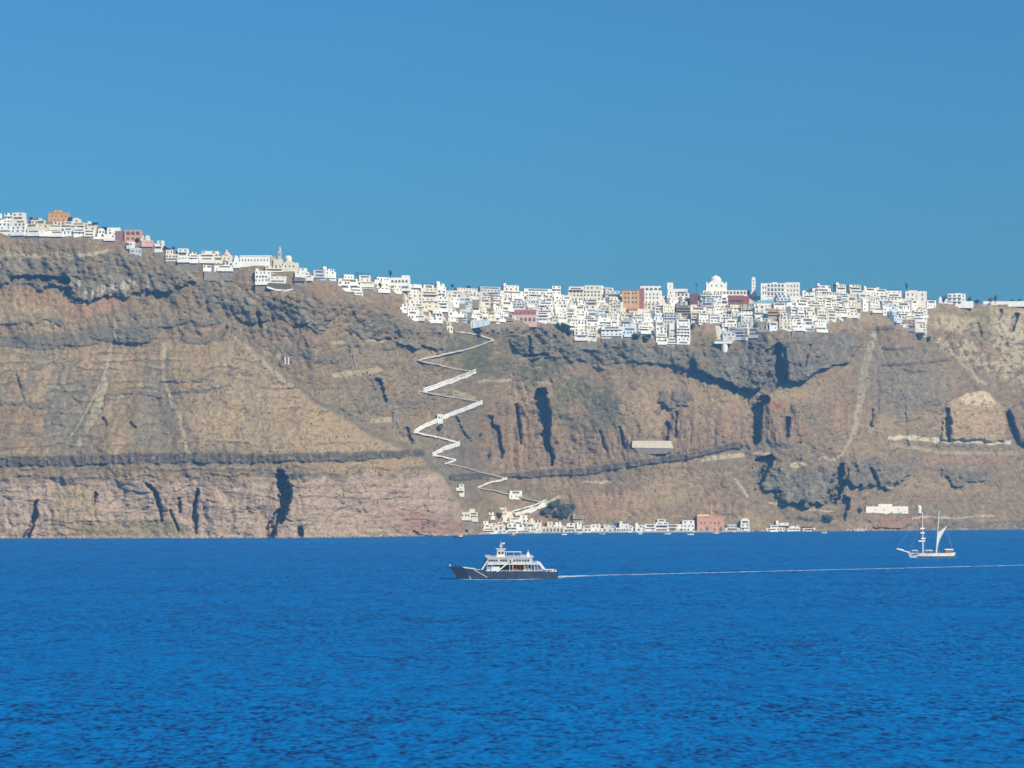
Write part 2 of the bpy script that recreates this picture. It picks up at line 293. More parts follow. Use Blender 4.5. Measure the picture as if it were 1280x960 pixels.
# gullies and clefts: cut deep, their shade also darkened into the colour
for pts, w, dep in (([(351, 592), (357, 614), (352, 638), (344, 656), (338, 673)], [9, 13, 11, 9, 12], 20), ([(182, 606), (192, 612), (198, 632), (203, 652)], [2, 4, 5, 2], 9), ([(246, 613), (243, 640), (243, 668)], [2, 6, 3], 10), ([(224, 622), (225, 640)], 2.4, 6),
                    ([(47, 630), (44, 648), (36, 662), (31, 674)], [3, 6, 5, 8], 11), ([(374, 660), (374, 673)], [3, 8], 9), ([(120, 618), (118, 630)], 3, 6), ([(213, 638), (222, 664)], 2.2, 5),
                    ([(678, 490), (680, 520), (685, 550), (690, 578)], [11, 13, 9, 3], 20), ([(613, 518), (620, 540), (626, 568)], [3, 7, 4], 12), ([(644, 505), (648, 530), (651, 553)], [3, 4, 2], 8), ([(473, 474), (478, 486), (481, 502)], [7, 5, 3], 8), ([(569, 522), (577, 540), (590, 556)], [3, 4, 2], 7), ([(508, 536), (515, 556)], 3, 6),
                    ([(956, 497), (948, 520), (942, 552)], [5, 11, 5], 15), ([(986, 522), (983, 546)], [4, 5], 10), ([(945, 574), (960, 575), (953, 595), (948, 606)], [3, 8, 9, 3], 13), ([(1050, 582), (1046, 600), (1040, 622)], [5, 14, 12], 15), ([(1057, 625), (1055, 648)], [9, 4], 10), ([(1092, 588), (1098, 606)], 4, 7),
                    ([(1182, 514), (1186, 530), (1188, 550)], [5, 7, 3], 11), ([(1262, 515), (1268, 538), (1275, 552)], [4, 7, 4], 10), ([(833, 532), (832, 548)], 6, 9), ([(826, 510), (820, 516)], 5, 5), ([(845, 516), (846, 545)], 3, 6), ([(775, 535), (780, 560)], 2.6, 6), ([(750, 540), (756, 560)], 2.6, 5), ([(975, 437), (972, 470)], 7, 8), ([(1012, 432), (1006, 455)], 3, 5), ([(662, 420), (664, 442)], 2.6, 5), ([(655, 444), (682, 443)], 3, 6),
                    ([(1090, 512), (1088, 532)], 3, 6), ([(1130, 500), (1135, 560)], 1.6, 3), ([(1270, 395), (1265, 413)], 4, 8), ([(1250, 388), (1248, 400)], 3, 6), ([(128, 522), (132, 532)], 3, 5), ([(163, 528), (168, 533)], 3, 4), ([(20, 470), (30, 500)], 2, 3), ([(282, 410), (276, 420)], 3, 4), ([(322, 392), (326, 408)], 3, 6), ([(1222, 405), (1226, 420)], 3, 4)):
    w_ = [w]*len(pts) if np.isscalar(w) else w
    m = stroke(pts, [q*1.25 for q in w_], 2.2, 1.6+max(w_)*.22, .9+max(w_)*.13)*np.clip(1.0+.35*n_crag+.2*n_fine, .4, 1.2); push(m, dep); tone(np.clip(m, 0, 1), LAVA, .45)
# overall roughness: ribs and boulders, then scrub mottling
open_ = 1-np.clip(wall+band+left_slope*.5, 0, 1)
push(fbm(GX/75, GY/75, 4, 91), 5.0); push(open_*(ridged((GX-GY*.35)/30, GY/95, 3, 92)-.3), -3.2)
push(left_slope*ridged((GX+GY*.3)/46, GY/160, 3, 95), -2.2)
push(open_*n_fine*(.6+.6*np.clip(n_mid, 0, 1)), 1.6); push(n_dot, .48); push(left_slope*n_fine, .35); push(left_slope*n_str, .5)
tone(sstep(.25, .8, n_fine), np.array([.36, .27, .19]), .38); tone(sstep(.25, .8, -n_fine), np.array([.14, .105, .08]), .38)
tone(sstep(.3, .8, n_dot)*sstep(-.6, .3, n_mid), np.array([.10, .095, .062]), .46); tone(sstep(.35, .9, -n_dot), CREAM, .32)
C *= (1+.16*n_dot+.09*n_fine)[..., None]
for yy, w_, kk in ((441, 2, .5), (452, 1.6, .45), (463, 2.4, .5), (478, 1.6, .5), (487, 2.6, .5), (500, 1.6, .4), (515, 1.4, .4), (531, 1.4, .35), (546, 1.4, .3), (557, 2, .4), (588, 1.6, .5), (596, 2, .4), (612, 1.6, .4), (626, 1.4, .4), (640, 1.6, .4), (652, 1.4, .4)):   # thin beds traced along the headland
    m = stroke([(-380, yy+5), (0, yy+3), (150, yy), (300, yy-2), (420, yy-3), (570, yy-1)], w_, 1.6, 5, 1)*headland*sstep(-.15, .35, fbm(GX/55, GX*0+yy*.37, 3, 140+int(yy)))
    tone(m, np.array([.12, .10, .095]), min(kk*1.5, .8)); push(m, 1.0); tone(np.roll(m, 4, 0), np.array([.44, .35, .26]), kk*.7)
lum = (C*np.array([.3, .5, .2])).sum(-1, keepdims=True); C = C*.82+lum*.18
C = np.clip(C*np.array([.945, .885, .655]), .02, .85)
# under the town the ground is stepped masonry and dry earth
tmask = mask(town_poly, 3, 1, .5); tone(tmask, np.array([.28, .22, .16]), .25)

built = np.maximum.reduce([mask(town_poly, 14, 1, .5), mask([(560, 630), (600, 640), (700, 646), (945, 644), (1090, 655), (1090, 672), (560, 672)], 8, 1, .5), mask([(1070, 624), (1160, 624), (1160, 643), (1070, 643)], 8, 1, .5),
                           np.clip(1.6-(GY-crest[None, :])/20., 0, 1)*sstep(530, 480, GX)])
D = D+(D_flat-D)*built
# whitewashed lanes and courts between the houses
_bx = [505, 514, 556, 566, 570, 640, 690, 704, 716, 745, 790, 800, 820, 862.5, 863.5, 894, 896, 916, 945, 958, 985, 1034, 1037, 1050, 1074, 1078, 1098, 1110, 1134, 1158, 1160, 1166]
_by = [386, 397, 401, 409, 399, 400, 401, 404, 421, 422, 417, 413, 425, 428, 401, 401, 425, 423, 419, 411, 409, 410, 400, 397, 399, 386, 387, 395, 412, 416, 386, 383]
lanes = sstep(1, -2, GY-np.interp(GX, _bx, _by))*sstep(503, 508, GX)*sstep(1168, 1163, GX); tone(lanes, np.array([.60, .55, .46]), .8)
def _t(px, py):
    c = np.clip((px-PX[0])/1.25, 0, NC-1.001); yf = np.interp(px, PX, yfoot); yc = np.interp(px, PX, crest)
    r = np.clip((yf-py)/(yf-yc), 0, 1)*(NR-1.001); return c, r
def depth(px, py):
    """distance of the cliff surface seen at a photo pixel"""
    c, r = _t(px, py); c0, r0 = int(c), int(r); a, b = c-c0, r-r0
    return float((D[r0, c0]*(1-a)+D[r0, c0+1]*a)*(1-b)+(D[r0+1, c0]*(1-a)+D[r0+1, c0+1]*a)*b)
def ground(px, py, out=0.0):
    return P(px, py, depth(px, py)-out)

def set_attr(me, name, cols):
    at = me.attributes.new(name, 'FLOAT_COLOR', 'POINT'); buf = np.ones((len(cols), 4), np.float32); buf[:, :3] = cols
    at.data.foreach_set('color', buf.ravel())
def grid_mesh(name, V, cols, smooth=True):
    nr, nc = V.shape[:2]; me = bpy.data.meshes.new(name)
    idx = np.arange(nr*nc).reshape(nr, nc)
    q = np.stack([idx[:-1, :-1], idx[:-1, 1:], idx[1:, 1:], idx[1:, :-1]], -1).reshape(-1, 4)
    me.vertices.add(nr*nc); me.vertices.foreach_set('co', V.reshape(-1).astype(np.float32))
    me.loops.add(len(q)*4); me.loops.foreach_set('vertex_index', q.ravel().astype(np.int32))
    me.polygons.add(len(q)); me.polygons.foreach_set('loop_start', np.arange(0, len(q)*4, 4, dtype=np.int32))
    me.polygons.foreach_set('use_smooth', np.full(len(q), smooth)); me.update(calc_edges=True)
    if cols is not None: set_attr(me, 'rock', cols.reshape(-1, 3))
    return me
# ---------------------------------------------------------------- materials
def new_mat(name):
    m = bpy.data.materials.new(name); m.use_nodes = True; return m, m.node_tree.nodes, m.node_tree.links, m.node_tree.nodes['Principled BSDF']
_mats = {}
def paint(name, col, rough=.8, var=.08, scale=.35, metal=0.0):
    """plain painted surface with a little weathering"""
    if name in _mats: return _mats[name]
    m, n, l, b = new_mat(name)
    g = n.new('ShaderNodeNewGeometry'); tx = n.new('ShaderNodeTexNoise'); tx.inputs['Scale'].default_value = scale; tx.inputs['Detail'].default_value = 4
    l.new(g.outputs['Position'], tx.inputs['Vector'])
    mp = n.new('ShaderNodeMapRange'); mp.inputs['From Min'].default_value = .3; mp.inputs['From Max'].default_value = .7; mp.inputs['To Min'].default_value = 1-var; mp.inputs['To Max'].default_value = 1+var*.5
    l.new(tx.outputs['Fac'], mp.inputs['Value'])
    mx = n.new('ShaderNodeMix'); mx.data_type = 'RGBA'; mx.blend_type = 'MULTIPLY'; mx.inputs['Factor'].default_value = 1
    mx.inputs['A'].default_value = (*col, 1); l.new(mp.outputs[0], mx.inputs['B']); l.new(mx.outputs['Result'], b.inputs['Base Color'])
    b.inputs['Roughness'].default_value = rough; b.inputs['Metallic'].default_value = metal; b.inputs['Specular IOR Level'].default_value = .25
    _mats[name] = m; return m
rock_m, n, l, b = new_mat('cliff_rock')
at = n.new('ShaderNodeAttribute'); at.attribute_name = 'rock'
g = n.new('ShaderNodeNewGeometry')
n1 = n.new('ShaderNodeTexNoise'); n1.inputs['Scale'].default_value = .42; n1.inputs['Detail'].default_value = 6; n1.inputs['Roughness'].default_value = .65
l.new(g.outputs['Position'], n1.inputs['Vector'])
mp = n.new('ShaderNodeMapRange'); mp.inputs['From Min'].default_value = .3; mp.inputs['From Max'].default_value = .7; mp.inputs['To Min'].default_value = .68; mp.inputs['To Max'].default_value = 1.27
l.new(n1.outputs['Fac'], mp.inputs['Value'])
mx = n.new('ShaderNodeMix'); mx.data_type = 'RGBA'; mx.blend_type = 'MULTIPLY'; mx.inputs['Factor'].default_value = 1
l.new(at.outputs['Color'], mx.inputs['A']); l.new(mp.outputs[0], mx.inputs['B']); l.new(mx.outputs['Result'], b.inputs['Base Color'])
b.inputs['Roughness'].default_value = .95; b.inputs['Specular IOR Level'].default_value = .02
bp = n.new('ShaderNodeBump'); bp.inputs['Strength'].default_value = .7; bp.inputs['Distance'].default_value = 1.2
l.new(n1.outputs['Fac'], bp.inputs['Height']); l.new(bp.outputs[0], b.inputs['Normal'])

# ---------------------------------------------------------------- cliff mesh: skirt under water, face, plateau behind
VX = (GX-640)*D/F; VZ = CAMH+(HZN-GY)*D/F
VZ = VZ-VZ[0:1]*np.clip(1-tt*12, 0, 1)      # foot exactly at sea level
V = np.stack([VX, D, VZ], -1)
sk = V[0:1].copy(); sk[..., 2] = -6; sk[..., 1] -= 2
rows = [sk, V]; crow = [C[0:1], C]
for i, back in enumerate((8, 20, 45, 90, 180, 400, 900, 1600)):
    r = V[-1:].copy(); r[..., 1] += back; r[..., 2] += (-1.0-back*.03)+fbm(PX/60, PX*0+i, 3, 100+i)[None, :]*min(back*.02, 3)
    r[..., 2] = np.maximum(r[..., 2], 4); rows.append(r); crow.append(np.clip(C[-1:]*0+np.array([.26, .20, .13])*(1+.2*fbm(PX/9, PX*0+i, 3, 120+i))[None, :, None], .03, .6))
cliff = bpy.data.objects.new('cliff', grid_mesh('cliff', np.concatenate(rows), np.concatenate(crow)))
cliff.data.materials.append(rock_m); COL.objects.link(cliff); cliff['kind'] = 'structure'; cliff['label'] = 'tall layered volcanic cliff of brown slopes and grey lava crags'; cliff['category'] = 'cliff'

# ---------------------------------------------------------------- sea
sea_m, n, l, b = new_mat('sea_water')
g = n.new('ShaderNodeNewGeometry')
b.inputs['Base Color'].default_value = (.0002, .118, .334, 1); b.inputs['Roughness'].default_value = .2; b.inputs['IOR'].default_value = 1.33; b.inputs['Specular IOR Level'].default_value = .02
def wavelet(scale, sx, sy, det, rot, amp):
    mpn = n.new('ShaderNodeMapping'); mpn.inputs['Scale'].default_value = (sx, sy, 1); mpn.inputs['Rotation'].default_value = (0, 0, rot)
    t = n.new('ShaderNodeTexNoise'); t.inputs['Scale'].default_value = scale; t.inputs['Detail'].default_value = det; t.inputs['Roughness'].default_value = .6
    l.new(g.outputs['Position'], mpn.inputs['Vector']); l.new(mpn.outputs[0], t.inputs['Vector'])
    v = n.new('ShaderNodeVectorMath'); v.operation = 'MULTIPLY_ADD'; v.inputs[1].default_value = (amp, amp, 0); v.inputs[2].default_value = (-amp*.5, -amp*.5, 0)
    l.new(t.outputs['Color'], v.inputs[0]); return v.outputs[0]
acc = None
for args in ((.035, 1, .8, 3, .2, .5), (.13, .8, .5, 3, .15, 1.0), (.5, .7, .42, 3, -.12, 2.6), (1.4, .7, .40, 3, .1, 4.2)):      # swell, wind waves, ripples: slopes in metres per metre
    o = wavelet(*args)
    if acc is None: acc = o; continue
    ad = n.new('ShaderNodeVectorMath'); ad.operation = 'ADD'; l.new(acc, ad.inputs[0]); l.new(o, ad.inputs[1]); acc = ad.outputs[0]
ad = n.new('ShaderNodeVectorMath'); ad.operation = 'ADD'; l.new(acc, ad.inputs[0]); ad.inputs[1].default_value = (0, 0, 1)
mpl = n.new('ShaderNodeMapping'); mpl.inputs['Scale'].default_value = (.35, 1, 1); mpl.inputs['Rotation'].default_value = (0, 0, .25); tl = n.new('ShaderNodeTexNoise'); tl.inputs['Scale'].default_value = .011; tl.inputs['Detail'].default_value = 3
l.new(g.outputs['Position'], mpl.inputs['Vector']); l.new(mpl.outputs[0], tl.inputs['Vector']); rl_ = n.new('ShaderNodeMapRange'); rl_.inputs['From Min'].default_value = .35; rl_.inputs['From Max'].default_value = .65; rl_.inputs['To Min'].default_value = .6; rl_.inputs['To Max'].default_value = 1.3; l.new(tl.outputs['Fac'], rl_.inputs['Value'])
sc_ = n.new('ShaderNodeVectorMath'); sc_.operation = 'SCALE'; l.new(acc, sc_.inputs[0]); l.new(rl_.outputs[0], sc_.inputs['Scale']); l.new(sc_.outputs[0], ad.inputs[0])      # wind lanes: rougher and calmer water
nm = n.new('ShaderNodeVectorMath'); nm.operation = 'NORMALIZE'; l.new(ad.outputs[0], nm.inputs[0]); df = n.new('ShaderNodeBsdfDiffuse'); df.inputs['Color'].default_value = b.inputs['Base Color'].default_value; gl = n.new('ShaderNodeBsdfGlossy'); gl.inputs['Roughness'].default_value = .3; gl.inputs['Color'].default_value = (.8, .9, 1, 1)
ms = n.new('ShaderNodeMixShader'); ms.inputs['Fac'].default_value = .05; l.new(nm.outputs[0], df.inputs['Normal']); l.new(nm.outputs[0], gl.inputs['Normal']); l.new(df.outputs[0], ms.inputs[1]); l.new(gl.outputs[0], ms.inputs[2])
l.new(ms.outputs[0], n['Material Output'].inputs['Surface']); n.remove(b)
me = bpy.data.meshes.new('sea'); R = 24000.0
me.from_pydata([(-R, -R, 0), (R, -R, 0), (R, R, 0), (-R, R, 0)], [], [(0, 1, 2, 3)])
me.materials.append(sea_m); sea = bpy.data.objects.new('sea', me); COL.objects.link(sea)
sea['kind'] = 'structure'; sea['label'] = 'deep blue choppy sea below the cliff'; sea['category'] = 'sea'
# ================================================================ builders
WHITES = {'white': (.84, .79, .675), 'warm_white': (.79, .71, .575), 'cream': (.72, .65, .50), 'pale_grey': (.56, .56, .545), 'pale_yellow': (.72, .63, .44), 'pink': (.66, .42, .33), 'pale_blue': (.58, .64, .66),
          'ochre': (.62, .38, .17), 'terracotta': (.40, .145, .095), 'stone': (.36, .285, .21), 'mauve': (.26, .15, .135), 'salmon': (.60, .27, .185)}
SAY = {'white': 'white', 'warm_white': 'off-white', 'cream': 'cream', 'pale_grey': 'pale grey', 'pale_yellow': 'pale yellow', 'pink': 'pink', 'pale_blue': 'pale blue', 'ochre': 'ochre', 'terracotta': 'terracotta red', 'stone': 'bare stone', 'mauve': 'dull mauve', 'salmon': 'salmon red'}
def wash(k): return paint('wash_'+k, WHITES[k], .85, .10, .25)
GLASS = paint('dark_glass', (.15, .145, .135), .35, .5, .8); SHADE = paint('opening_shade', (.19, .17, .145), .9, .5, .6); WOOD = paint('weathered_wood', (.16, .09, .05), .8); BLUE = paint('blue_paint', (.07, .20, .36), .6)  # dark colour gives arches, loggias and other openings their inner shade
FOUND = paint('foundation_stone', (.27, .215, .155), .95, .35, .5); GREYM = paint('grey_metal', (.35, .36, .37), .5); CANVAS = paint('pale_canvas', (.66, .62, .54), .9); DARKROOF = paint('dark_roof', (.10, .10, .105), .9); POOL = paint('teal_glass', (.20, .40, .43), .4)
def raw(name, v, f, mat):
    me = bpy.data.meshes.new(name); me.from_pydata(v, [], f); me.materials.append(mat); return me
def obj(name, me, parent=None, loc=(0, 0, 0), scale=None, rz=0.0):
    o = bpy.data.objects.new(name, me); COL.objects.link(o); o.location = loc
    if scale: o.scale = scale
    if rz: o.rotation_euler = (0, 0, rz)
    if parent: o.parent = parent
    return o
def tag(o, label, cat, group=None, kind=None):
    o['label'] = label; o['category'] = cat
    if group: o['group'] = group
    if kind: o['kind'] = kind
    return o
def box_vf(x0, x1, y0, y1, z0, z1):
    v = [(x0, y0, z0), (x1, y0, z0), (x1, y1, z0), (x0, y1, z0), (x0, y0, z1), (x1, y0, z1), (x1, y1, z1), (x0, y1, z1)]
    return v, [(3, 2, 1, 0), (4, 5, 6, 7), (0, 1, 5, 4), (1, 2, 6, 5), (2, 3, 7, 6), (3, 0, 4, 7)]
def block_vf(x0, x1, y0, y1, z0, z1, lip=.9, th=.3):
    """walls with a parapet round a sunk flat roof"""
    v = [(x0, y0, z0), (x1, y0, z0), (x1, y1, z0), (x0, y1, z0), (x0, y0, z1), (x1, y0, z1), (x1, y1, z1), (x0, y1, z1)]
    a, b_, c, d = x0+th, x1-th, y0+th, y1-th
    v += [(a, c, z1), (b_, c, z1), (b_, d, z1), (a, d, z1), (a, c, z1-lip), (b_, c, z1-lip), (b_, d, z1-lip), (a, d, z1-lip)]
    f = [(3, 2, 1, 0), (0, 1, 5, 4), (1, 2, 6, 5), (2, 3, 7, 6), (3, 0, 4, 7)]
    f += [(4+i, 4+(i+1) % 4, 8+(i+1) % 4, 8+i) for i in range(4)]+[(8+i, 8+(i+1) % 4, 12+(i+1) % 4, 12+i) for i in range(4)]+[(12, 13, 14, 15)]
    return v, f
def join_vf(*parts):
    V_, F_ = [], []
    for v, f in parts:
        k = len(V_); V_ += v; F_ += [tuple(i+k for i in q) for q in f]
    return V_, F_
def extrude_xz(pts, y0, y1):
    n_ = len(pts); v = [(x, y0, z) for x, z in pts]+[(x, y1, z) for x, z in pts]
    f = [tuple(range(n_)), tuple(range(2*n_-1, n_-1, -1))]+[(i, i+n_, (i+1) % n_+n_, (i+1) % n_) for i in range(n_)]
    return v, f
def arch_pts(w, h, n_=6):
    r = w/2; return [(-r, 0), (r, 0)]+[(r*math.cos(math.pi*i/n_), max(h-r, 0)+r*math.sin(math.pi*i/n_)) for i in range(n_+1)]
def vault_vf(w, y0, y1, z0, rise, n_=8):
    return extrude_xz([(-w/2, z0-.3), (w/2, z0-.3)]+[(w/2*math.cos(math.pi*i/n_), z0+rise*math.sin(math.pi*i/n_)) for i in range(n_+1)], y0, y1)
def dome_vf(r, z0, n_=16, m=6, rise=None, cx=0, cy=0):
    rise = rise or r; v = []; f = []
    for j in range(m):
        a = math.pi/2*j/m; v += [(cx+r*math.cos(a)*math.cos(2*math.pi*i/n_), cy+r*math.cos(a)*math.sin(2*math.pi*i/n_), z0+rise*math.sin(a)) for i in range(n_)]
    v.append((cx, cy, z0+rise))
    for j in range(m-1): f += [(j*n_+i, j*n_+(i+1) % n_, (j+1)*n_+(i+1) % n_, (j+1)*n_+i) for i in range(n_)]
    f += [((m-1)*n_+i, (m-1)*n_+(i+1) % n_, len(v)-1) for i in range(n_)]; return v, f
def cyl_vf(r0, r1, z0, z1, n_=12, cx=0, cy=0):
    v = [(cx+r0*math.cos(2*math.pi*i/n_), cy+r0*math.sin(2*math.pi*i/n_), z0) for i in range(n_)]+[(cx+r1*math.cos(2*math.pi*i/n_), cy+r1*math.sin(2*math.pi*i/n_), z1) for i in range(n_)]
    return v, [(i, (i+1) % n_, n_+(i+1) % n_, n_+i) for i in range(n_)]+[tuple(range(n_-1, -1, -1)), tuple(range(n_, 2*n_))]
def beam_vf(a, b_, r, n_=6):
    a, b_ = Vector(a), Vector(b_); d = (b_-a).normalized(); u = d.orthogonal().normalized(); w = d.cross(u)
    ra, rb = (r, r) if np.isscalar(r) else r
    v = [tuple(a+(u*math.cos(t)+w*math.sin(t))*ra) for t in [2*math.pi*i/n_ for i in range(n_)]]+[tuple(b_+(u*math.cos(t)+w*math.sin(t))*rb) for t in [2*math.pi*i/n_ for i in range(n_)]]
    return v, [(i, (i+1) % n_, n_+(i+1) % n_, n_+i) for i in range(n_)]+[tuple(range(n_-1, -1, -1)), tuple(range(n_, 2*n_))]
# shared openings, one metre wide and high, standing 6 cm proud
U_SQ = {k: raw('window', *box_vf(-.5, .5, -.06, .2, 0, 1), m) for k, m in (('g', GLASS), ('s', SHADE), ('w', WOOD), ('b', BLUE))}
U_AR = {k: raw('arched_window', *extrude_xz(arch_pts(1, 1.0), -.06, .2), m) for k, m in (('g', GLASS), ('s', SHADE), ('w', WOOD), ('b', BLUE))}

class Thing:
    def __init__(s, name, px, py, out=0.5, yaw=0.0, Y=None, scale=None):
        s.px, s.py = px, py; s.Y = Y or depth(px, py)-out; s.k = s.Y/F
        s.root = bpy.data.objects.new(name, None); COL.objects.link(s.root); s.root.location = P(px, py, s.Y); s.root.rotation_euler = (0, 0, yaw); s.root.empty_display_size = 2
    def part(s, name, vf, mat, parent=None, loc=(0, 0, 0)):
        return obj(name, raw(name, vf[0], vf[1], mat), parent or s.root, loc)
    def X(s, px): return (px-s.px)*s.k
    def Z(s, py): return (s.py-py)*s.k
    def block(s, name, x0, x1, yt, yb, y0, y1, mat, below=0, lip=.9):
        return s.part(name, block_vf(s.X(x0), s.X(x1), y0, y1, s.Z(yb)-below, s.Z(yt), lip), mat)
    def win(s, x, z, w, h, y=0.0, k='g', arch=False, name='window', parent=None):
        return obj(name, (U_AR if arch else U_SQ)[k], parent or s.root, (x, y, z), (w, 1, h))
    def winp(s, px, py, w, h, y=0.0, k='g', arch=False, name='window'):
        return s.win(s.X(px), s.Z(py), w*s.k, h*s.k, y, k, arch, name)
    def tag(s, label, cat, group=None): tag(s.root, label, cat, group); return s

NUM = {1: 'single', 2: 'two', 3: 'three', 4: 'four', 5: 'five', 6: 'six', 7: 'seven', 8: 'eight', 9: 'nine', 10: 'ten', 11: 'eleven', 12: 'twelve'}
HOUSES = []
def house(x0, x1, yt, yb, col='white', zone='', arch=None, yaw=None, rng=None, deep=None, step=True, extra=True, name='house', Y=None, group=None):
    """a cube house: stacked storeys with parapets, windows, maybe a vault, balcony or awning"""
    rng = rng or random.Random(int(x0*31+yb*977+yt*13)); xc = (x0+x1)/2
    yaw = rng.uniform(-.16, .16) if yaw is None else yaw
    if Y is None: yaw += .6*max(-.7, min(.7, math.atan2(depth(x1, yb)-depth(x0, yb), (x1-x0)*.8)))
    t = Thing(name, xc, yb, 1.2, yaw, Y=Y); w = (x1-x0)*t.k*1.02; h = max((yb-yt)*t.k, 2.6); n_ = max(1, round(h/3.3)); sh = h/n_; mat = wash(col)
    deep = deep or rng.uniform(6, 9); arch = rng.random() < .38 if arch is None else arch
    feats = []; zb = -2.6; wx0, wx1 = -w/2, w/2; y0 = 0.0; nwin = 0; floor = 0; split = n_ > 1 and step and rng.random() < .7
    cut = rng.randint(1, n_-1) if split else n_
    blocks = [(0, cut)]+([(cut, n_)] if split else [])
    for bi, (a, c) in enumerate(blocks):
        if bi == 1:
            side = rng.choice((-1, 0, 1)); sh_w = w*rng.uniform(.55, .95)
            if side < 0: wx1 = wx0+sh_w
            elif side > 0: wx0 = wx1-sh_w
            else: wx0, wx1 = -sh_w/2, sh_w/2
            y0 += rng.uniform(.8, 2.6); zb = a*sh-.6
        t.part('wall' if bi == 0 else 'upper_storey', block_vf(wx0, wx1, y0, y0+deep, zb, c*sh, rng.uniform(.5, 1.0)), mat)
        for fl in range(a, c):
            z = fl*sh; style = rng.random(); bw = wx1-wx0
            if style < .36 and bw > 6:                      # loggia: one wide dark panel colours in its shade
                t.win((wx0+wx1)/2, z+.9, bw*rng.uniform(.6, .85), sh-1.5, y0, 's', False, 'loggia'); 'loggia' in feats or feats.append('loggia')
                if rng.random() < .6: t.part('balcony', join_vf(box_vf(wx0+.3, wx1-.3, y0-1.3, y0-.02, z-.15, z+.05), box_vf(wx0+.3, wx1-.3, y0-1.3, y0-1.15, z+.05, z+.95)), mat); 'balcony' in feats or feats.append('balcony')
            else:
                m = max(1, int(bw/rng.uniform(2.3, 4.6))); ww = min(rng.uniform(.9, 2.3), bw/m*.66); wh = min(rng.uniform(1.3, 2.2), sh-1.0)
                if arch: wh = max(wh, ww*1.15)
                for i in range(m):
                    if rng.random() < .12: continue
                    door = fl == a and rng.random() < .25
                    t.win(wx0+bw*(i+.5)/m+rng.uniform(-.5, .5), z+rng.uniform(-.15, .2)+(.05 if door else .95), ww, min(wh+(.8 if door else 0), sh-.4), y0, 'b' if door and rng.random() < .4 else rng.choice('gggs'), arch, 'door' if door else 'window'); nwin += 1
                if style > .8 and extra and bw > 5:
                    t.part('balcony', join_vf(box_vf(wx0+.4, wx1-.4, y0-1.2, y0-.02, z-.12, z+.05), box_vf(wx0+.4, wx1-.4, y0-1.2, y0-1.05, z+.05, z+.9)), mat); 'balcony' in feats or feats.append('balcony')
    top = n_*sh; r = rng.random(); t.part('foundation', box_vf(-w/2+.3, w/2-.3, -2.0, deep, -11, -2.58), FOUND)
    if extra:
        if r < .16 and wx1-wx0 < 9: o = t.part('vault', vault_vf(wx1-wx0-.1, y0+.1, y0+deep-.1, top, min((wx1-wx0)*.32, 2.2)), mat); o.location.x = (wx0+wx1)/2; feats.append('vaulted roof')
        elif r < .30: t.part('rooftop_hut', block_vf(wx0+.5, wx0+.5+rng.uniform(2.2, 3.5), y0+2, y0+5, top-1, top+2.2, .3), mat); feats.append('rooftop hut')
        elif r < .44:
            a, bb = wx0+.6, wx1-.6; t.part('pergola', join_vf(box_vf(a, bb, y0+.5, y0+3.2, top+1.5, top+1.65), *[box_vf(q-.06, q+.06, y0+.55, y0+.67, top-1, top+1.5) for q in (a+.1, bb-.1)]), rng.choice((DARKROOF, WOOD, CANVAS))); feats.append('roof pergola')
        if rng.random() < .3: t.part('chimney', box_vf(wx1-1.3, wx1-.7, y0+deep-2, y0+deep-1.4, top-1, top+1.0), mat); feats.append('chimney')
        if rng.random() < .4: t.part('terrace_wall', join_vf(box_vf(-w/2+.2, w/2-.2, -3.2, -2.9, -2.5, .9), box_vf(-w/2+.2, w/2-.2, -2.9, -.02, -2.5, -.1)), mat); feats.append('front terrace')
    HOUSES.append(dict(t=t, col=col, n=n_, w=w, nwin=nwin, arch=arch, feats=feats, zone=zone, px=xc, py=yb, name=name, group=group))
    return t
RESERVED = []          # photo boxes that fill-in houses must leave free
def reserve(x0, x1, y0, y1): RESERVED.append((x0, x1, y0, y1))
# ================================================================ landmark buildings
W, WW = wash('white'), wash('warm_white')
def rows_of(t, xs, ys, w, h, y=0, k='g', arch=False, name='window'):
    for py in ys:
        for px in xs: t.winp(px, py, w, h, y, k, arch, name)
# --- domed cathedral with arcade and bell tower
t = Thing('cathedral', 896, 369.5, 1); reserve(878, 912, 343, 369)
t.block('nave_wall', 883, 909, 354, 369.5, 3, 16, W, 6); t.part('gable', extrude_xz([(t.X(886), t.Z(354.3)), (t.X(906), t.Z(354.3)), (t.X(903), t.Z(351)), (t.X(896.5), t.Z(349)), (t.X(889), t.Z(351))], 3.02, 14), W)
dr = t.part('dome', join_vf(cyl_vf(6.1, 6.1, t.Z(352), t.Z(350), 20, t.X(895.5), 9), dome_vf(6.0, t.Z(350), 20, 7, 5.4, t.X(895.5), 9)), W)
t.part('cross', join_vf(box_vf(t.X(895.5)-.12, t.X(895.5)+.12, 8.9, 9.1, t.Z(344), t.Z(341.6)), box_vf(t.X(895.5)-.6, t.X(895.5)+.6, 8.92, 9.08, t.Z(342.9), t.Z(342.5))), W, dr)
for px in (883.8, 908): t.part('corner_turret', join_vf(cyl_vf(1.0, 1.0, t.Z(356), t.Z(353), 10, t.X(px), 4.2), dome_vf(1.0, t.Z(353), 10, 4, 1.0, t.X(px), 4.2)), W)
t.block('arcade_wall', 879, 911, 363, 371, 0, 3, W, 5, .3); rows_of(t, [881.5+i*4.0 for i in range(8)], [367.6], 2.6, 3.4, 0, 's', True, 'arch'); rows_of(t, (890, 896, 902), (358,), 1.6, 2.4, 3, 'g', True)
t.tag('large white cathedral with a big dome above an arcade of dark arches', 'church')
t = Thing('bell_tower', 942, 369, 1); reserve(937, 947, 344, 369)
t.block('shaft', 939.6, 944.4, 349, 369, 0, 4, W, 6, .2); t.block('belfry', 940, 944, 346.3, 348.9, .3, 3.7, W, 0, .2)
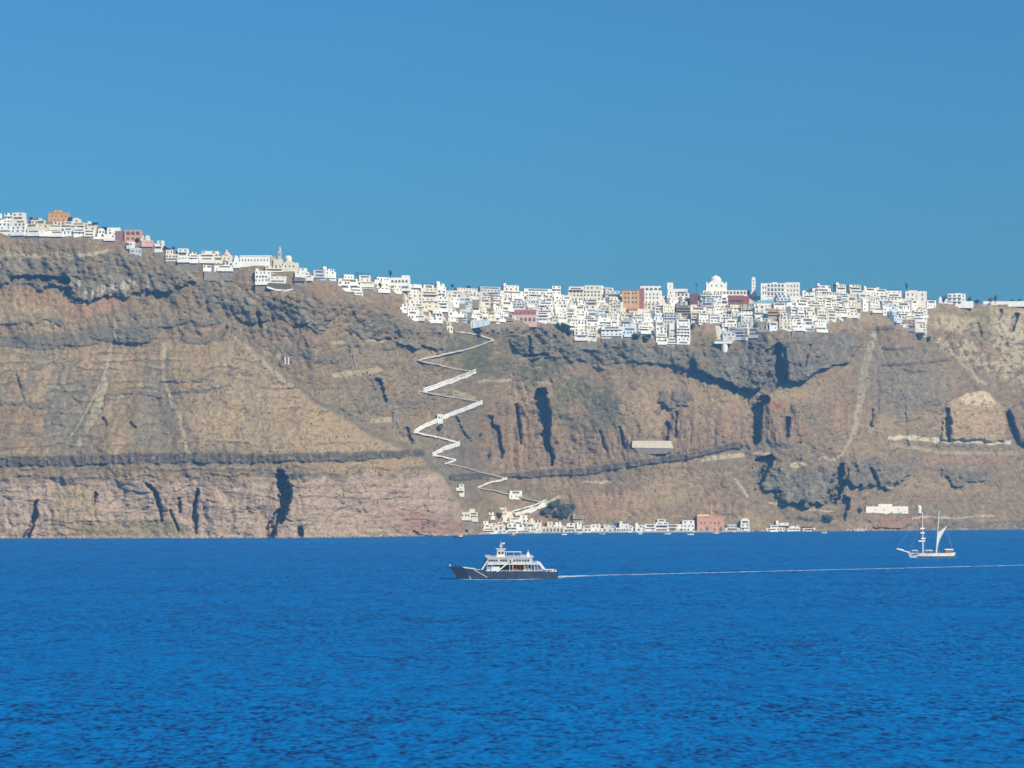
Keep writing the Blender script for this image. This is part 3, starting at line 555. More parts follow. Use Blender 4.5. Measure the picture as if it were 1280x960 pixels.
for py in (352, 356, 360.5): t.winp(942, py, 1.5, 2.0, 0, 'g', True, 'bell_opening')
t.part('plinth', extrude_xz([(t.X(938), t.Z(369)), (t.X(947), t.Z(369)), (t.X(944.6), t.Z(364)), (t.X(939.4), t.Z(364))], -.4, 4.4), W); t.tag('slim white bell tower with stacked openings near the domed cathedral', 'bell tower')
t = Thing('arcade', 925, 370, .5); reserve(910, 938, 361, 369)
t.block('wall', 911.5, 937.5, 362.6, 370, 0, 2.5, W, 4, .2); rows_of(t, [913.8+i*4.3 for i in range(6)], [367.8], 2.9, 3.8, 0, 's', True, 'arch'); t.part('cornice', box_vf(t.X(911.5), t.X(937.5), -.25, -.02, t.Z(363.2), t.Z(362.7)), W)
t.tag('white wall of six dark arches between the cathedral and the bell tower', 'arcade')
t = Thing('red_house', 923, 384, .5); reserve(909, 937, 368, 384)
m = paint('oxblood_wash', (.30, .085, .060), .85); t.block('wall', 910.5, 930, 369.2, 384, 0, 7, m, 5); t.block('wing', 930, 936.5, 370, 383, 1, 7, m, 5); rows_of(t, [913+i*3.4 for i in range(5)], (373.0, 379.3), 2.9, 1.6, 0, 's', False, 'window'); t.part('balcony', box_vf(t.X(910.7), t.X(929), -1.2, -.03, t.Z(375.6), t.Z(374.6)), m)
t.tag('dark oxblood red house directly below the white arcade of six arches', 'house')
t = Thing('red_house', 867.5, 386, .5); reserve(862, 873, 366, 386)
m2 = paint('maroon_wash', (.20, .075, .065), .85); t.block('wall', 862.3, 872.5, 367, 386, 0, 6, m2, 4); rows_of(t, (865, 870), (372, 377.5), 1.6, 2.0); t.block('porch', 863, 871, 381, 386, -1.4, -.02, WW, 3, .2); rows_of(t, (867,), (385.4,), 3, 2.6, -1.4, 's', True, 'arch')
t.tag('narrow maroon house with a white porch beside the palm', 'house')
# --- arcaded hotel
t = Thing('hotel', 975, 373, .5); reserve(950, 1001, 351, 373)
t.block('wall', 951, 982, 354, 373, 0, 12, W, 6); t.block('wing', 982, 1000, 352.8, 373, .8, 12, WW, 6); t.block('rooftop_hut', 966, 972, 352.4, 354.5, 4, 8, W, 1, .2)
rows_of(t, [960.8+i*4.35 for i in range(5)], (358.6, 364.0, 369.3), 3.0, 3.5, 0, 's', True, 'arch'); rows_of(t, (954, 957), (361, 367.5), 1.5, 3.0); rows_of(t, (985, 989, 993, 997), (358.5, 364, 369.5), 1.5, 2.2, .8)
for py in (359.6, 365.0, 370.3): t.part('ledge', box_vf(t.X(957.5), t.X(982), -.5, -.02, t.Z(py)-.2, t.Z(py)+.15), W)
t.tag('large white hotel with three rows of dark arches on the skyline', 'hotel')
t = Thing('glazed_terrace', 958, 382, .5); reserve(946, 971, 374, 382)
t.block('wall', 946, 970.5, 379.6, 382.5, 0, 6, W, 4, .2); t.part('glazing', box_vf(t.X(946.5), t.X(970), .1, .3, t.Z(379.6), t.Z(375.2)), POOL)
for i in range(9): t.part('mullion', box_vf(t.X(946.5+i*2.9), t.X(946.5+i*2.9)+.15, .02, .098, t.Z(379.6), t.Z(375.2)), W)
t.tag('white terrace with a strip of teal glass below the arcaded hotel', 'terrace')
# --- ochre and salmon group
t = Thing('ochre_house', 790, 389, .5, -.05); reserve(776, 806, 360, 389)
t.block('wall', 777.5, 799, 362, 389, 0, 8, wash('ochre'), 6); t.block('stair_tower', 799, 805, 360.8, 386, .6, 8, wash('terracotta'), 6); t.part('cornice', box_vf(t.X(777), t.X(799), -.35, -.02, t.Z(363), t.Z(362.2)), wash('terracotta'))
rows_of(t, (781.5, 785.5, 791, 795), (368, 373.5, 379), 2.0, 3.0, 0, 'w', True); t.part('pilaster', box_vf(t.X(788), t.X(788.8), -.3, -.02, t.Z(386), t.Z(363.5)), wash('cream')); t.tag('tall ochre house with a terracotta stair tower on the skyline', 'house')
t = Thing('salmon_house', 795, 395.5, .5); reserve(785, 805, 381, 395)
t.block('wall', 786, 797, 384, 395.5, 0, 6, wash('salmon'), 4); t.block('wing', 797, 805, 386, 395, 1.5, 6, WW, 4); rows_of(t, (788.5, 792, 795), (388.0, 393.8), 1.8, 2.2, 0, 'g', True); t.part('terrace_wall', box_vf(t.X(786), t.X(797), -1.2, -.02, t.Z(390.6), t.Z(389.4)), W); t.tag('small salmon house with white trim below the tall ochre house', 'house')
t = Thing('hotel', 814, 382, .5); reserve(800, 828, 356, 381)
t.block('wall', 805.4, 827.5, 363.5, 382, 0, 10, W, 5); t.block('rooftop_arcade', 800.5, 826.5, 357.3, 363.5, 2, 9, W, 0, .3); rows_of(t, [803.5+i*5.4 for i in range(5)], (362.6,), 3.8, 3.2, 2, 's', True, 'arch'); rows_of(t, [808+i*4.6 for i in range(4)], (369, 373.5, 379), 1.7, 2.3)
t.tag('white hotel with a rooftop arcade joined to the terracotta stair tower', 'hotel')
t = Thing('white_block', 847, 372, .5); reserve(833, 861, 352, 371)
t.block('wall', 834.5, 859.5, 361, 372, 0, 9, WW, 5); t.block('rooftop_cube', 834, 841.6, 353.2, 361.2, 1, 7, W, 0, .3); rows_of(t, (838, 845, 848.5, 853, 857), (367.2,), 1.6, 2.6, 0, 'g', True); t.winp(838, 359, 1.2, 1.6, 1); t.tag('off-white house carrying a bright white rooftop cube on the skyline', 'house')
# --- red arcaded house, blue wall
t = Thing('arcaded_house', 656.5, 402.5, .8); reserve(641, 672, 386, 402)
t.block('arcade_wall', 642.5, 671, 393.6, 402.5, 0, 7, wash('pink'), 5); t.block('upper_storey', 642.5, 670.5, 387.2, 393.6, .5, 7, wash('terracotta'), 0, .4); rows_of(t, [646.3+i*5.3 for i in range(5)], (401.6,), 3.7, 5.0, 0, 's', True, 'arch'); rows_of(t, [645.5+i*5.2 for i in range(5)], (392.4,), 1.6, 2.6, .5, 'g'); t.part('corner_pier', box_vf(t.X(642.3), t.X(643.2), -.3, -.02, t.Z(402.5), t.Z(388)), wash('pink'))
t.tag('terracotta red house over a pink arcade of five arches on the cliff edge', 'house')
t = Thing('retaining_wall', 590, 411, 1.2); reserve(568, 611, 400, 413)
t.part('wall', extrude_xz([(t.X(569.5), t.Z(413.5)), (t.X(588), t.Z(411)), (t.X(611), t.Z(406.5)), (t.X(611), t.Z(400.2)), (t.X(575), t.Z(401.5))], 0, 9), wash('pale_blue')); t.part('coping', beam_vf((t.X(575), 0, t.Z(401.3)), (t.X(611), 0, t.Z(400)), .35), W)
for i in range(5): t.part('buttress', box_vf(t.X(577+i*7), t.X(577+i*7)+.6, -.5, -.02, t.Z(411-i*.9)-1, t.Z(402.5)), wash('pale_blue'))
t.tag('long sloping pale blue retaining wall at the foot of the town', 'wall')
# --- round bastion on the cliff edge
t = Thing('bastion', 906, 436, 3); reserve(893, 916, 427, 438)
t.part('drum', join_vf(cyl_vf(3.2, 3.4, t.Z(437)-3, t.Z(429.5), 16, 0, 3)), W); t.part('terrace', box_vf(t.X(893), t.X(915), -.5, 5, t.Z(429.5), t.Z(427.8)), W); t.part('parapet', box_vf(t.X(893), t.X(915), -.5, -.25, t.Z(427.8), t.Z(426.8)), W)
t.tag('round white bastion under a terrace hanging over the cliff edge', 'bastion')
# --- yellow domed church on the ridge
Yl = wash('pale_yellow')
t = Thing('domed_church', 361, 338, .5); reserve(337, 374, 305, 338)
t.block('wall', 353.5, 372.5, 328.3, 338.5, 0, 10, wash('cream'), 6); t.block('side_chapel', 341.5, 353.5, 324, 338, 1, 10, Yl, 6); t.block('apse_wall', 338, 344.5, 320.5, 336, 2.5, 9, wash('ochre'), 6)
dm = t.part('dome', join_vf(cyl_vf(3.3, 3.3, t.Z(328.4), t.Z(323.4), 16, t.X(359.6), 5), dome_vf(3.5, t.Z(323.4), 16, 6, 3.6, t.X(359.6), 5)), wash('cream')); rows_of(t, (356.6, 359.6, 362.6), (328,), 1.0, 2.4, 1.6, 'g', True)
t.part('gable', extrude_xz([(t.X(355), t.Z(328.3)), (t.X(368), t.Z(328.3)), (t.X(361.5), t.Z(325.5))], .1, 6), Yl); rows_of(t, (344.5, 349, 357, 362, 367), (334,), 1.6, 2.8, 0, 'g', True)
t.tag('yellow domed church on the high ridge beside its tapering bell tower', 'church')
t = Thing('bell_tower', 349.7, 333, .2); sg = paint('tower_stone', (.55, .50, .42), .9)
t.block('shaft', 347.6, 351.8, 321.5, 333, -1, 2.4, sg, 5, .2); t.block('belfry', 347.9, 351.5, 314, 321.5, -.8, 2.2, sg, 0, .2); t.part('spire', join_vf(cyl_vf(1.25, 1.1, t.Z(314.2), t.Z(311.5), 8, 0, .7), cyl_vf(1.1, .15, t.Z(311.5), t.Z(307.6), 8, 0, .7)), sg)
for py in (319.5, 327): t.winp(349.7, py, 1.7, 3.0, -.85 if py < 321 else -1.02, 's', True, 'bell_opening')
t.tag('tapering stone bell tower with a small spire rising beside the yellow domed church', 'bell tower')
t = Thing('long_hall', 320, 331, .5); reserve(299, 341, 318, 331)
t.block('wall', 299.5, 339, 319.3, 331, 0, 8, W, 6, .4); rows_of(t, [303+i*3.9 for i in range(9)], (326.2,), 1.5, 2.4, 0, 'g', True); t.part('cornice', box_vf(t.X(299.5), t.X(339), -.3, -.02, t.Z(320.3), t.Z(319.6)), W); t.tag('long white hall with a row of arched windows beside the yellow domed church', 'hall')
t = Thing('chapel', 284, 325, .5); reserve(276, 292, 311, 325)
t.block('wall', 277.5, 290, 319, 325.5, 0, 6, wash('cream'), 4); t.part('dome', dome_vf(3.6, t.Z(319), 14, 5, 3.4, t.X(283), 3), wash('pink')); t.part('belfry', join_vf(box_vf(t.X(282.4), t.X(284), .4, 1.4, t.Z(319.5), t.Z(312.2))), W); rows_of(t, (280.5, 286), (324,), 1.4, 2.2, 0, 'g', True); t.tag('small cream chapel with a pinkish dome and thin belfry on the ridge', 'chapel')
# --- orange house and pink house on the north ridge
t = Thing('orange_house', 72.5, 277, .5); reserve(59, 87, 260, 277)
om = paint('orange_wash', (.60, .315, .125), .85); t.block('wall', 60.5, 85, 265.5, 277.5, 0, 11, om, 5); t.block('rooftop_room', 67, 76, 262.2, 265.7, 3, 8, om, .5, .3); rows_of(t, (65.5, 70, 77, 82), (271.2,), 1.5, 2.2); rows_of(t, (64.5, 69, 73, 79), (276,), 1.5, 2.0); t.winp(71.5, 265, 1.2, 1.6, 3); t.part('cornice', box_vf(t.X(60.5), t.X(85), -.35, -.02, t.Z(266.3), t.Z(265.7)), om)
t.tag('big square orange house with a rooftop room on the high ridge', 'house')
t = Thing('pink_house', 165.5, 302, .5); reserve(154, 177, 285, 303)
pm = paint('pink_wash', (.62, .31, .225), .85); t.block('wall', 155.5, 176, 287.5, 302, 0, 9, pm, 5); rows_of(t, (160, 166, 172), (293.6,), 4.4, 4.2, 0, 'w'); rows_of(t, (160, 166, 172), (299.5,), 3.6, 2.6, 0, 'w'); t.part('frame', join_vf(*[box_vf(t.X(px)-.18, t.X(px)+.18, -.35, -.02, t.Z(302), t.Z(288)) for px in (156, 163, 169, 175.6)]), wash('pink')); t.block('annex', 143.5, 155.3, 288.5, 299, 1.5, 8, wash('mauve'), 5)
t.tag('pink house with framed bays and a dull mauve annex on the ridge', 'house')
# --- lone white hotel and field wall at the south end
t = Thing('hotel', 1195, 380.5, .5); t.block('wall', 1184.5, 1207, 367.2, 380.5, 0, 9, W, 4); t.block('porch_wall', 1207, 1217, 376.5, 380.5, .5, 6, W, 4, .3); t.block('rooftop_hut', 1195, 1202, 366.2, 367.8, 3, 7, W, .5, .2)
rows_of(t, (1187.2,), (371.2, 376), 4.0, 2.6, 0, 's', False, 'loggia'); rows_of(t, (1193, 1199), (371, 375.8, 379.8), 3.4, 2.4, 0, 's', False, 'loggia'); rows_of(t, (1204,), (371, 375.8), 1.3, 2.2)
for py in (372, 376.8): t.part('balcony', box_vf(t.X(1185), t.X(1202), -1.1, -.03, t.Z(py)-.15, t.Z(py)+.7), W)
t.tag('lone three-storey white hotel with dark loggias standing apart on the plateau', 'hotel')
t = Thing('chapel', 1176, 376, .3); t.block('wall', 1173.5, 1184, 373.4, 376.8, 0, 4, W, 3, .2); t.part('belfry', extrude_xz([(t.X(1173.8), t.Z(373.4)), (t.X(1177.2), t.Z(373.4)), (t.X(1175.5), t.Z(369.8))], .2, 1.6), W); t.winp(1179, 376.4, 1.2, 1.8); t.tag('tiny white chapel with a pointed belfry beside the lone white hotel', 'chapel')
t = Thing('field_wall', 1260, 380, .5); t.part('wall', join_vf(box_vf(t.X(1229), t.X(1340), 0, .6, -3, t.Z(376.6))), W); t.part('coping', box_vf(t.X(1229), t.X(1340), -.12, .72, t.Z(376.6), t.Z(376.6)+.15), W); t.tag('long low white wall along the bare plateau edge', 'wall')
# ================================================================ houses of the ridge
def Hh(lst, zone, **kw):
    for q in lst: house(*q[:4], q[4] if len(q) > 4 else 'white', zone, **kw)
reserve_n = len(RESERVED)
Hh([(0, 16, 266, 279), (14, 33, 265.5, 280, 'warm_white'), (-14, 2, 267, 281), (-34, -13, 268, 283), (-2, 14, 279, 291), (13, 32, 279, 291.5), (32, 47, 274.5, 285, 'cream'), (46, 61, 275, 286, 'pale_yellow'), (34, 50, 283, 292), (49, 64, 284, 292.5)], 'north ridge beside the orange house')
Hh([(61, 76, 277, 285, 'cream'), (75, 90, 276.5, 285, 'warm_white'), (63, 79, 284.5, 293), (78, 92, 284.5, 293), (90, 106, 274.5, 286, 'cream'), (104, 120, 279, 288, 'pale_yellow'), (92, 106, 286, 294), (105, 118, 287, 295.5), (117, 131, 287.5, 297), (130, 144, 288, 298), (134, 149, 284.5, 290)], 'north ridge between the orange and pink houses')
Hh([(176, 186, 294, 301, 'warm_white'), (177, 191, 300.5, 305.5, 'pink'), (159, 168, 302, 308), (162, 176, 310, 316.5, 'pale_grey'), (193, 203, 300.5, 312), (207, 222, 312, 323, 'warm_white'), (222, 238, 310.5, 325), (237, 248, 314.5, 326), (249, 268, 313.5, 326, 'warm_white'), (267, 278, 316.5, 326, 'cream'), (291, 300, 322, 332)], 'ridge between the pink house and the chapel')
Hh([(254, 272, 327, 336), (271, 291, 327.5, 336), (332, 353.5, 332.5, 340, 'cream'), (319, 338, 338.5, 353), (337, 357, 345.5, 354), (369, 383, 335, 343.5), (377, 391, 341, 348), (368, 382, 347, 355, 'stone'), (392, 407, 337.5, 347, 'pale_grey'), (405, 420.5, 336, 347.5)], 'ridge beside the yellow domed church')
Hh([(426, 447, 343, 354), (446, 467, 344, 356, 'warm_white'), (423, 438, 351, 361), (436, 453, 353, 365), (452, 468, 354, 361, 'pale_grey'), (443, 454, 361, 369), (468, 486, 350, 358), (470, 489, 346.5, 357), (470, 487, 355, 363), (485, 503, 356.5, 364, 'warm_white')], 'ridge between the domed church and the arched villa')
t = Thing('arched_villa', 500, 357, .5); reserve(486, 513, 343, 357); t.block('wall', 487, 512.5, 347, 357, 0, 8, W, 5); t.block('rooftop_room', 502, 512, 344, 347.2, 1, 6, W, .5, .2); rows_of(t, [490.5+i*4.4 for i in range(5)], (353.2,), 3.0, 3.4, 0, 's', True, 'arch'); t.part('terrace_wall', box_vf(t.X(487), t.X(512.5), -2, -1.7, t.Z(358), t.Z(355.4)), W); t.tag('white villa with five dark arches at the upper end of the town', 'villa')
# curved garden terrace below the church
t = Thing('garden_terrace', 350, 361, 1.0); t.part('wall', extrude_xz([(t.X(333.5), t.Z(360)), (t.X(345), t.Z(363.5)), (t.X(357), t.Z(364.3)), (t.X(366), t.Z(362.3)), (t.X(365.5), t.Z(360.8)), (t.X(357), t.Z(362.3)), (t.X(345), t.Z(361.2)), (t.X(333.5), t.Z(357.6))], 0, 1), W); t.part('garden', extrude_xz([(t.X(334), t.Z(360)), (t.X(345), t.Z(362.4)), (t.X(357), t.Z(363)), (t.X(365), t.Z(361.4)), (t.X(362), t.Z(354.4)), (t.X(335), t.Z(353.4))], .6, 4), paint('garden_green', (.14, .14, .07), .95, .4, .8)); t.tag('curved white terrace wall holding a green garden below the yellow domed church', 'terrace')
t = Thing('cave_shelter', 360, 453, .6); t.block('lintel', 354, 366.5, 445.8, 447.2, -.3, 2, wash('stone'), 0, .05); t.part('cave_shade', box_vf(t.X(354.5), t.X(366), .05, .3, 0, t.Z(447.2)), SHADE)  # flat dark panel colours in the cave's shade
for px in (356.6, 360.6): t.part('pillar', box_vf(t.X(px)-.55, t.X(px)+.55, -.28, .02, -2, t.Z(447.2)), W)
t.tag('dark cave shelter with white pillars on the bare slope', 'shelter')
# ================================================================ the town on the slope
Ttop = [(505, 362), (515, 358), (560, 359), (640, 360), (690, 361), (720, 357), (752, 358), (775, 364), (800, 359), (830, 359), (862, 364), (885, 366), (945, 366), (952, 354), (1000, 356), (1015, 358), (1060, 357), (1082, 357), (1112, 363), (1158, 365), (1166, 377)]
Bbot = [(505, 386), (511, 392), (514, 398), (545, 399), (556, 402), (566, 412), (570, 400), (611, 402), (640, 401), (690, 402.5), (704, 405), (716, 423), (745, 424), (752, 420), (790, 419), (800, 414), (817, 416), (820, 427), (840, 429), (862.5, 430.5), (863.5, 403), (894, 403), (896, 427), (916, 425), (945, 421), (958, 413), (985, 411), (1015, 412), (1034, 412), (1037, 402), (1050, 399), (1074, 401), (1078, 388), (1098, 389), (1110, 397), (1122, 406), (1134, 414), (1146, 419), (1158, 418), (1160, 388), (1167, 384)]
fT = lambda x: float(np.interp(x, *zip(*Ttop))); fB = lambda x: float(np.interp(x, *zip(*Bbot)))
def zone_of(x, y):
    lv = (y-fT(x))/max(fB(x)-fT(x), 20); lvl = 'skyline' if lv < .36 else ('midslope' if lv < .74 else 'cliff-edge')
    for lim, z in ((575, 'between arched villa and pale blue wall'), (642, 'between pale blue wall and red arcaded house'), (708, 'between red arcaded house and cream hotel'), (777, 'between cream hotel and tall ochre house'), (862, 'between tall ochre house and maroon house'), (938, 'around the domed cathedral'), (1010, 'around the big arcaded hotel'), (1080, 'between arcaded hotel and rock spur'), (1400, 'beyond the rock spur')):
        if x < lim: return lvl+'|'+z
def town(x0, x1, yt, yb, col='white', **kw): reserve(x0+1, x1-1, yt+1, yb-1); return house(x0, x1, yt, yb, col, zone_of((x0+x1)/2, yb), **kw)
t = Thing('hotel', 731, 376, .5); reserve(709, 753, 355, 375); t.block('wall', 710, 752, 361.5, 376, 0, 9, wash('cream'), 5); t.block('upper_storey', 711, 730, 358, 361.7, 1.5, 8, WW, .5, .4); t.block('penthouse', 731, 751, 356.4, 361.7, 2.5, 8, wash('cream'), .5, .4); rows_of(t, [713.5+i*4.4 for i in range(9)], (366, 370.3, 374.8), 2.2, 2.2, 0, 'g'); rows_of(t, (720,), (361.2,), 13, 1.5, 1.5, 's', False, 'loggia'); rows_of(t, (735, 740, 747), (360.8,), 1.8, 2.4, 2.5)
t.part('canopy', box_vf(t.X(711), t.X(729), -1.5, -.03, t.Z(363.2), t.Z(362.6)), WOOD); t.part('mast', cyl_vf(.15, .1, t.Z(357), t.Z(353.5), 6, t.X(736), 5), GREYM); t.tag('big cream hotel with a stepped penthouse on the skyline', 'hotel')
t = Thing('white_block', 1145, 378, .5); reserve(1131, 1159, 362, 378); t.block('wall', 1131.5, 1158.5, 364, 378.5, 0, 10, WW, 5); t.block('rooftop_room', 1136, 1147, 362.8, 364.3, 2, 7, W, .5, .2); rows_of(t, (1135, 1140.5, 1147, 1153), (369.5, 375.5), 1.8, 2.6); t.part('buttress', box_vf(t.X(1146), t.X(1148), -.5, -.02, -3, t.Z(367)), WW); t.tag('large plain off-white block closing the south end of the town', 'building')
town(512, 528, 355.5, 368); town(527, 546, 356, 366, 'warm_white'); town(545, 558, 354.5, 366); town(570, 600, 360, 371, 'cream'); town(600, 626, 358.5, 369, 'pale_grey'); town(625, 655, 356.5, 371, 'warm_white'); town(655, 690, 361, 372); town(690, 701, 357.5, 369); town(757, 778, 363.5, 376, 'pale_grey')
town(526, 548, 360, 385, 'cream', arch=False, step=False); town(547, 560, 363, 387, 'white', arch=False); town(519, 536, 378, 386, 'pale_yellow'); town(500, 509, 380, 388); town(509, 523, 384, 398); town(533, 553, 387, 401, arch=True); town(554, 567, 403, 413, 'pale_yellow')
town(820, 834, 410, 428, arch=True); town(833, 848, 404, 430, 'warm_white', arch=True); town(846, 862.5, 399, 430.5, arch=True, step=False)
town(960, 974, 386, 401, 'ochre', arch=True); town(974, 988, 392, 411, 'pale_yellow'); town(1021, 1035, 384, 401, 'cream', step=False); town(1017, 1034.5, 400, 413, arch=False); town(864, 874, 391, 402, 'pale_yellow', arch=True)
town(1014, 1040, 356.5, 369, 'warm_white'); town(1046, 1060, 355.5, 370); town(1062, 1081, 355.8, 370, 'cream'); town(1080, 1096, 360, 372); town(1094, 1111, 361.3, 373, 'warm_white'); town(1108, 1127, 363.5, 375)
town(718, 735, 411, 423, arch=True); town(733, 746, 408, 424, 'cream'); town(778, 796, 405, 418.5, 'pale_blue'); town(752, 778, 408, 420)
n_special = len(HOUSES)
rng = random.Random(5)
def clash(x0, x1, yt, yb):
    for a, b_, c, d in RESERVED:
        ox = min(x1, b_)-max(x0, a); oy = min(yb, d)-max(yt, c)
        if ox > 2.5 and oy > 4.5: return True
    return False
COLS = ['white']*9+['warm_white']*7+['cream']*2+['pale_grey']*3+['pale_yellow', 'stone']+['pale_blue']
cand = []
for yb in np.arange(370, 431, 6.0):
    x = 506+rng.uniform(0, 6)
    while x < 1166:
        w = rng.uniform(11, 20); xc = x+w/2; y = yb+rng.uniform(-1.6, 1.6)
        if fT(xc)+6 <= y <= min(fB(xc), fB(x+1), fB(x+w-1))+.5: cand.append((x, x+w, y-rng.uniform(8.5, 14), y))
        x += w*rng.uniform(.92, 1.05)
x = 506
while x < 1164:                                   # the row along the cliff edge
    w = rng.uniform(10, 17); y = min(fB(x+1), fB(x+w/2), fB(x+w-1)); cand.append((x, x+w, y-rng.uniform(9, 13), y)); x += w*rng.uniform(.95, 1.05)
for q in cand:
    for yt in (q[2], q[3]-8.5):
        if not clash(q[0], q[1], yt, q[3]) and yt > fT((q[0]+q[1])/2)-1:
            ww_ = q[1]-q[0]; house(q[0], q[1], yt, q[3], rng.choice(COLS), zone_of((q[0]+q[1])/2, q[3]), yaw=rng.uniform(-.5, .5), name='narrow_house' if ww_ < 13 else ('wide_house' if ww_ > 17 else 'house')); break  # all the same generated house, named apart by width alone
print('houses', len(HOUSES), 'fill', len(HOUSES)-n_special, 'cand', len(cand))
# ================================================================ harbour
def sealevel(px, out=0.0): return depth(px, float(np.interp(px, PX, yfoot)))-out
qx = np.arange(596, 940, 4.0); qv = []; QD = [sealevel(x, 9) for x in qx]; QD = np.convolve(np.pad(QD, 6, mode='edge'), np.ones(13)/13, 'valid')
for x, d in zip(qx, QD):
    X_ = (x-640)*d/F; qv += [(X_, d, -3), (X_, d, 1.3), (X_, d+26, 1.9)]
qf = []
for i in range(len(qx)-1): a = i*3; qf += [(a, a+3, a+4, a+1), (a+1, a+4, a+5, a+2)]
quay = obj('quay', raw('quay', qv, qf, paint('quay_stone', (.40, .35, .29), .9, .25, .3))); tag(quay, 'long low stone quay along the harbour front', 'quay', kind='structure')
def qY(px): return float(np.interp(px, qx, QD))+2.5
HARB = 'harbour front'
def harb(x0, x1, yt, yb, col='white', **kw): return house(x0, x1, yt, yb, col, HARB, name='harbour_house', **kw)
for q in [(603, 613, 651.5, 660), (612, 622, 654.5, 662), (621, 633, 653, 661, 'warm_white'), (637, 650, 647, 658), (649, 660, 644, 656, 'warm_white'), (651, 665, 650, 662), (663, 677, 651, 662, 'cream'), (684, 691, 652.5, 661, 'pale_yellow'), (622, 641, 634.5, 644.5, 'cream'), (611, 617.5, 640, 646.5, 'warm_white'), (572, 588, 640.5, 647, 'cream'), (587, 597, 636, 649, 'pale_yellow'), (636, 653, 613.5, 623), (570, 580.5, 605.5, 617.5, 'cream'), (716, 729, 645, 652, 'stone')]:
    harb(*q, deep=6, yaw=.25, Y=depth((q[0]+q[1])/2, q[3])-3) if q[0] < 600 else harb(*q, deep=6)
for q in [(604, 618, 660, 666.6), (618, 633, 659, 666.6, 'warm_white'), (633, 647, 656, 666.8), (647, 662, 656, 666.8, 'pale_grey'), (662, 676, 658, 666.6), (706, 719, 654, 665.5), (719, 729, 652.5, 665), (738, 752, 655.5, 664.8), (751, 761, 655.8, 664.8, 'warm_white'), (760, 771, 657, 664.8, 'pale_blue'), (770, 786, 654.5, 664.8), (785, 790, 657, 664.6), (794, 803, 656.5, 664.6), (806, 820, 655, 664.5), (818, 835.5, 649, 664.3), (835, 846, 655.5, 664.4, 'cream'), (845, 868, 650.5, 664.4), (906, 925, 655.5, 664, 'pale_grey'), (926, 937, 650.5, 663.8), (610, 622, 657, 664, 'warm_white'), (640, 655, 652, 660), (655, 670, 655, 664, 'cream'), (692, 704, 653, 660), (729, 739, 657, 664.6, 'warm_white'), (790, 796, 658.5, 664.5, 'warm_white'), (801, 808, 658, 664.4)]:
    harb(*q, Y=qY((q[0]+q[1])/2)+(0 if q[3] > 664.5 else 3), deep=7, yaw=random.uniform(-.08, .08))
t = Thing('boathouse_arcade', 691, 666.3, Y=qY(691)); t.block('wall', 676.5, 706, 658.5, 666.6, 0, 6, wash('cream'), 2, .3); rows_of(t, [680+i*4.4 for i in range(6)], (666.0,), 2.6, 5.4, 0, 's', False, 'doorway'); t.part('cornice', box_vf(t.X(676.5), t.X(706), -.25, -.02, t.Z(659.4), t.Z(658.8)), W); t.tag('cream boathouse with six tall dark doorways on the harbour quay', 'boathouse')
t = Thing('dark_roofed_cafe', 778, 656, Y=qY(778)+7); t.part('roof', box_vf(t.X(769), t.X(787), -2, 6, t.Z(654.2), t.Z(653.5)), DARKROOF)
for px in (770, 776, 782, 786): t.part('post', box_vf(t.X(px)-.12, t.X(px)+.12, -1.9, -1.66, -2, t.Z(654.2)), W)
t.tag('flat dark roof on white posts over a harbour terrace', 'canopy')
t = Thing('harbour_hall', 888, 664.2, Y=qY(888)); m = paint('brick_red_wash', (.66, .33, .19), .85, .15)
t.block('wall', 871.5, 905, 645, 664.6, 0, 13, m, 2); rows_of(t, (876.5, 881, 888.5, 893.5, 898.5), (655,), 1.7, 2.8, 0, 'g', True); rows_of(t, (884, 901), (663.8,), 3.6, 5.6, 0, 's', True, 'archway'); rows_of(t, (876, 893), (663.4,), 1.7, 3.2, 0, 'g', True); t.part('cornice', box_vf(t.X(871.2), t.X(905.3), -.35, -.02, t.Z(646), t.Z(645.2)), m)
t.block('upper_room', 873, 886, 642.6, 645.2, 3, 10, m, .3, .2); t.part('roof_edge', box_vf(t.X(871.2), t.X(888), .4, 2.8, t.Z(645), t.Z(644.2)), W); t.part('chimney', box_vf(t.X(889.2), t.X(890.8), 4, 5.2, t.Z(646), t.Z(631)), m); t.tag('square brick red hall with arched openings and a tall chimney on the quay', 'building')
t = Thing('ledge_building', 1109, 638.5, 1.5, .5); t.block('wall', 1076, 1142, 633, 638.8, 0, 6, WW, 3, .3); t.block('upper_storey', 1096, 1118, 630, 633.2, 1, 5.5, WW, .5, .2); rows_of(t, (1090, 1104, 1127), (637.8,), 1.4, 1.6, 0, 'g'); t.tag('long low white building on a rock ledge above the sea', 'building')
t = Thing('water_tank', 1149.5, 638, 2.5); t.part('drum', cyl_vf(2.3, 2.3, -3, t.Z(634), 14, 0, 2.3), W); t.part('dome', dome_vf(2.3, t.Z(634), 14, 5, 2.0, 0, 2.3), W); t.tag('round white domed tank beside the long building on the ledge', 'tank')
for q in [(957, 972, 656.5, 663.8), (970, 986, 653.5, 663.8, 'warm_white'), (986, 1000, 657.5, 663.8), (1003, 1020, 660, 664.2, 'warm_white'), (1066, 1084, 661, 664.2, 'pale_grey')]: house(*q, 'shore beyond the brick red hall' if False else 'white', 'low shore beyond the brick red hall', name='harbour_house', deep=5) if False else house(q[0], q[1], q[2], q[3], q[4] if len(q) > 4 else 'white', 'low shore beyond the brick red hall', name='harbour_house', deep=5)
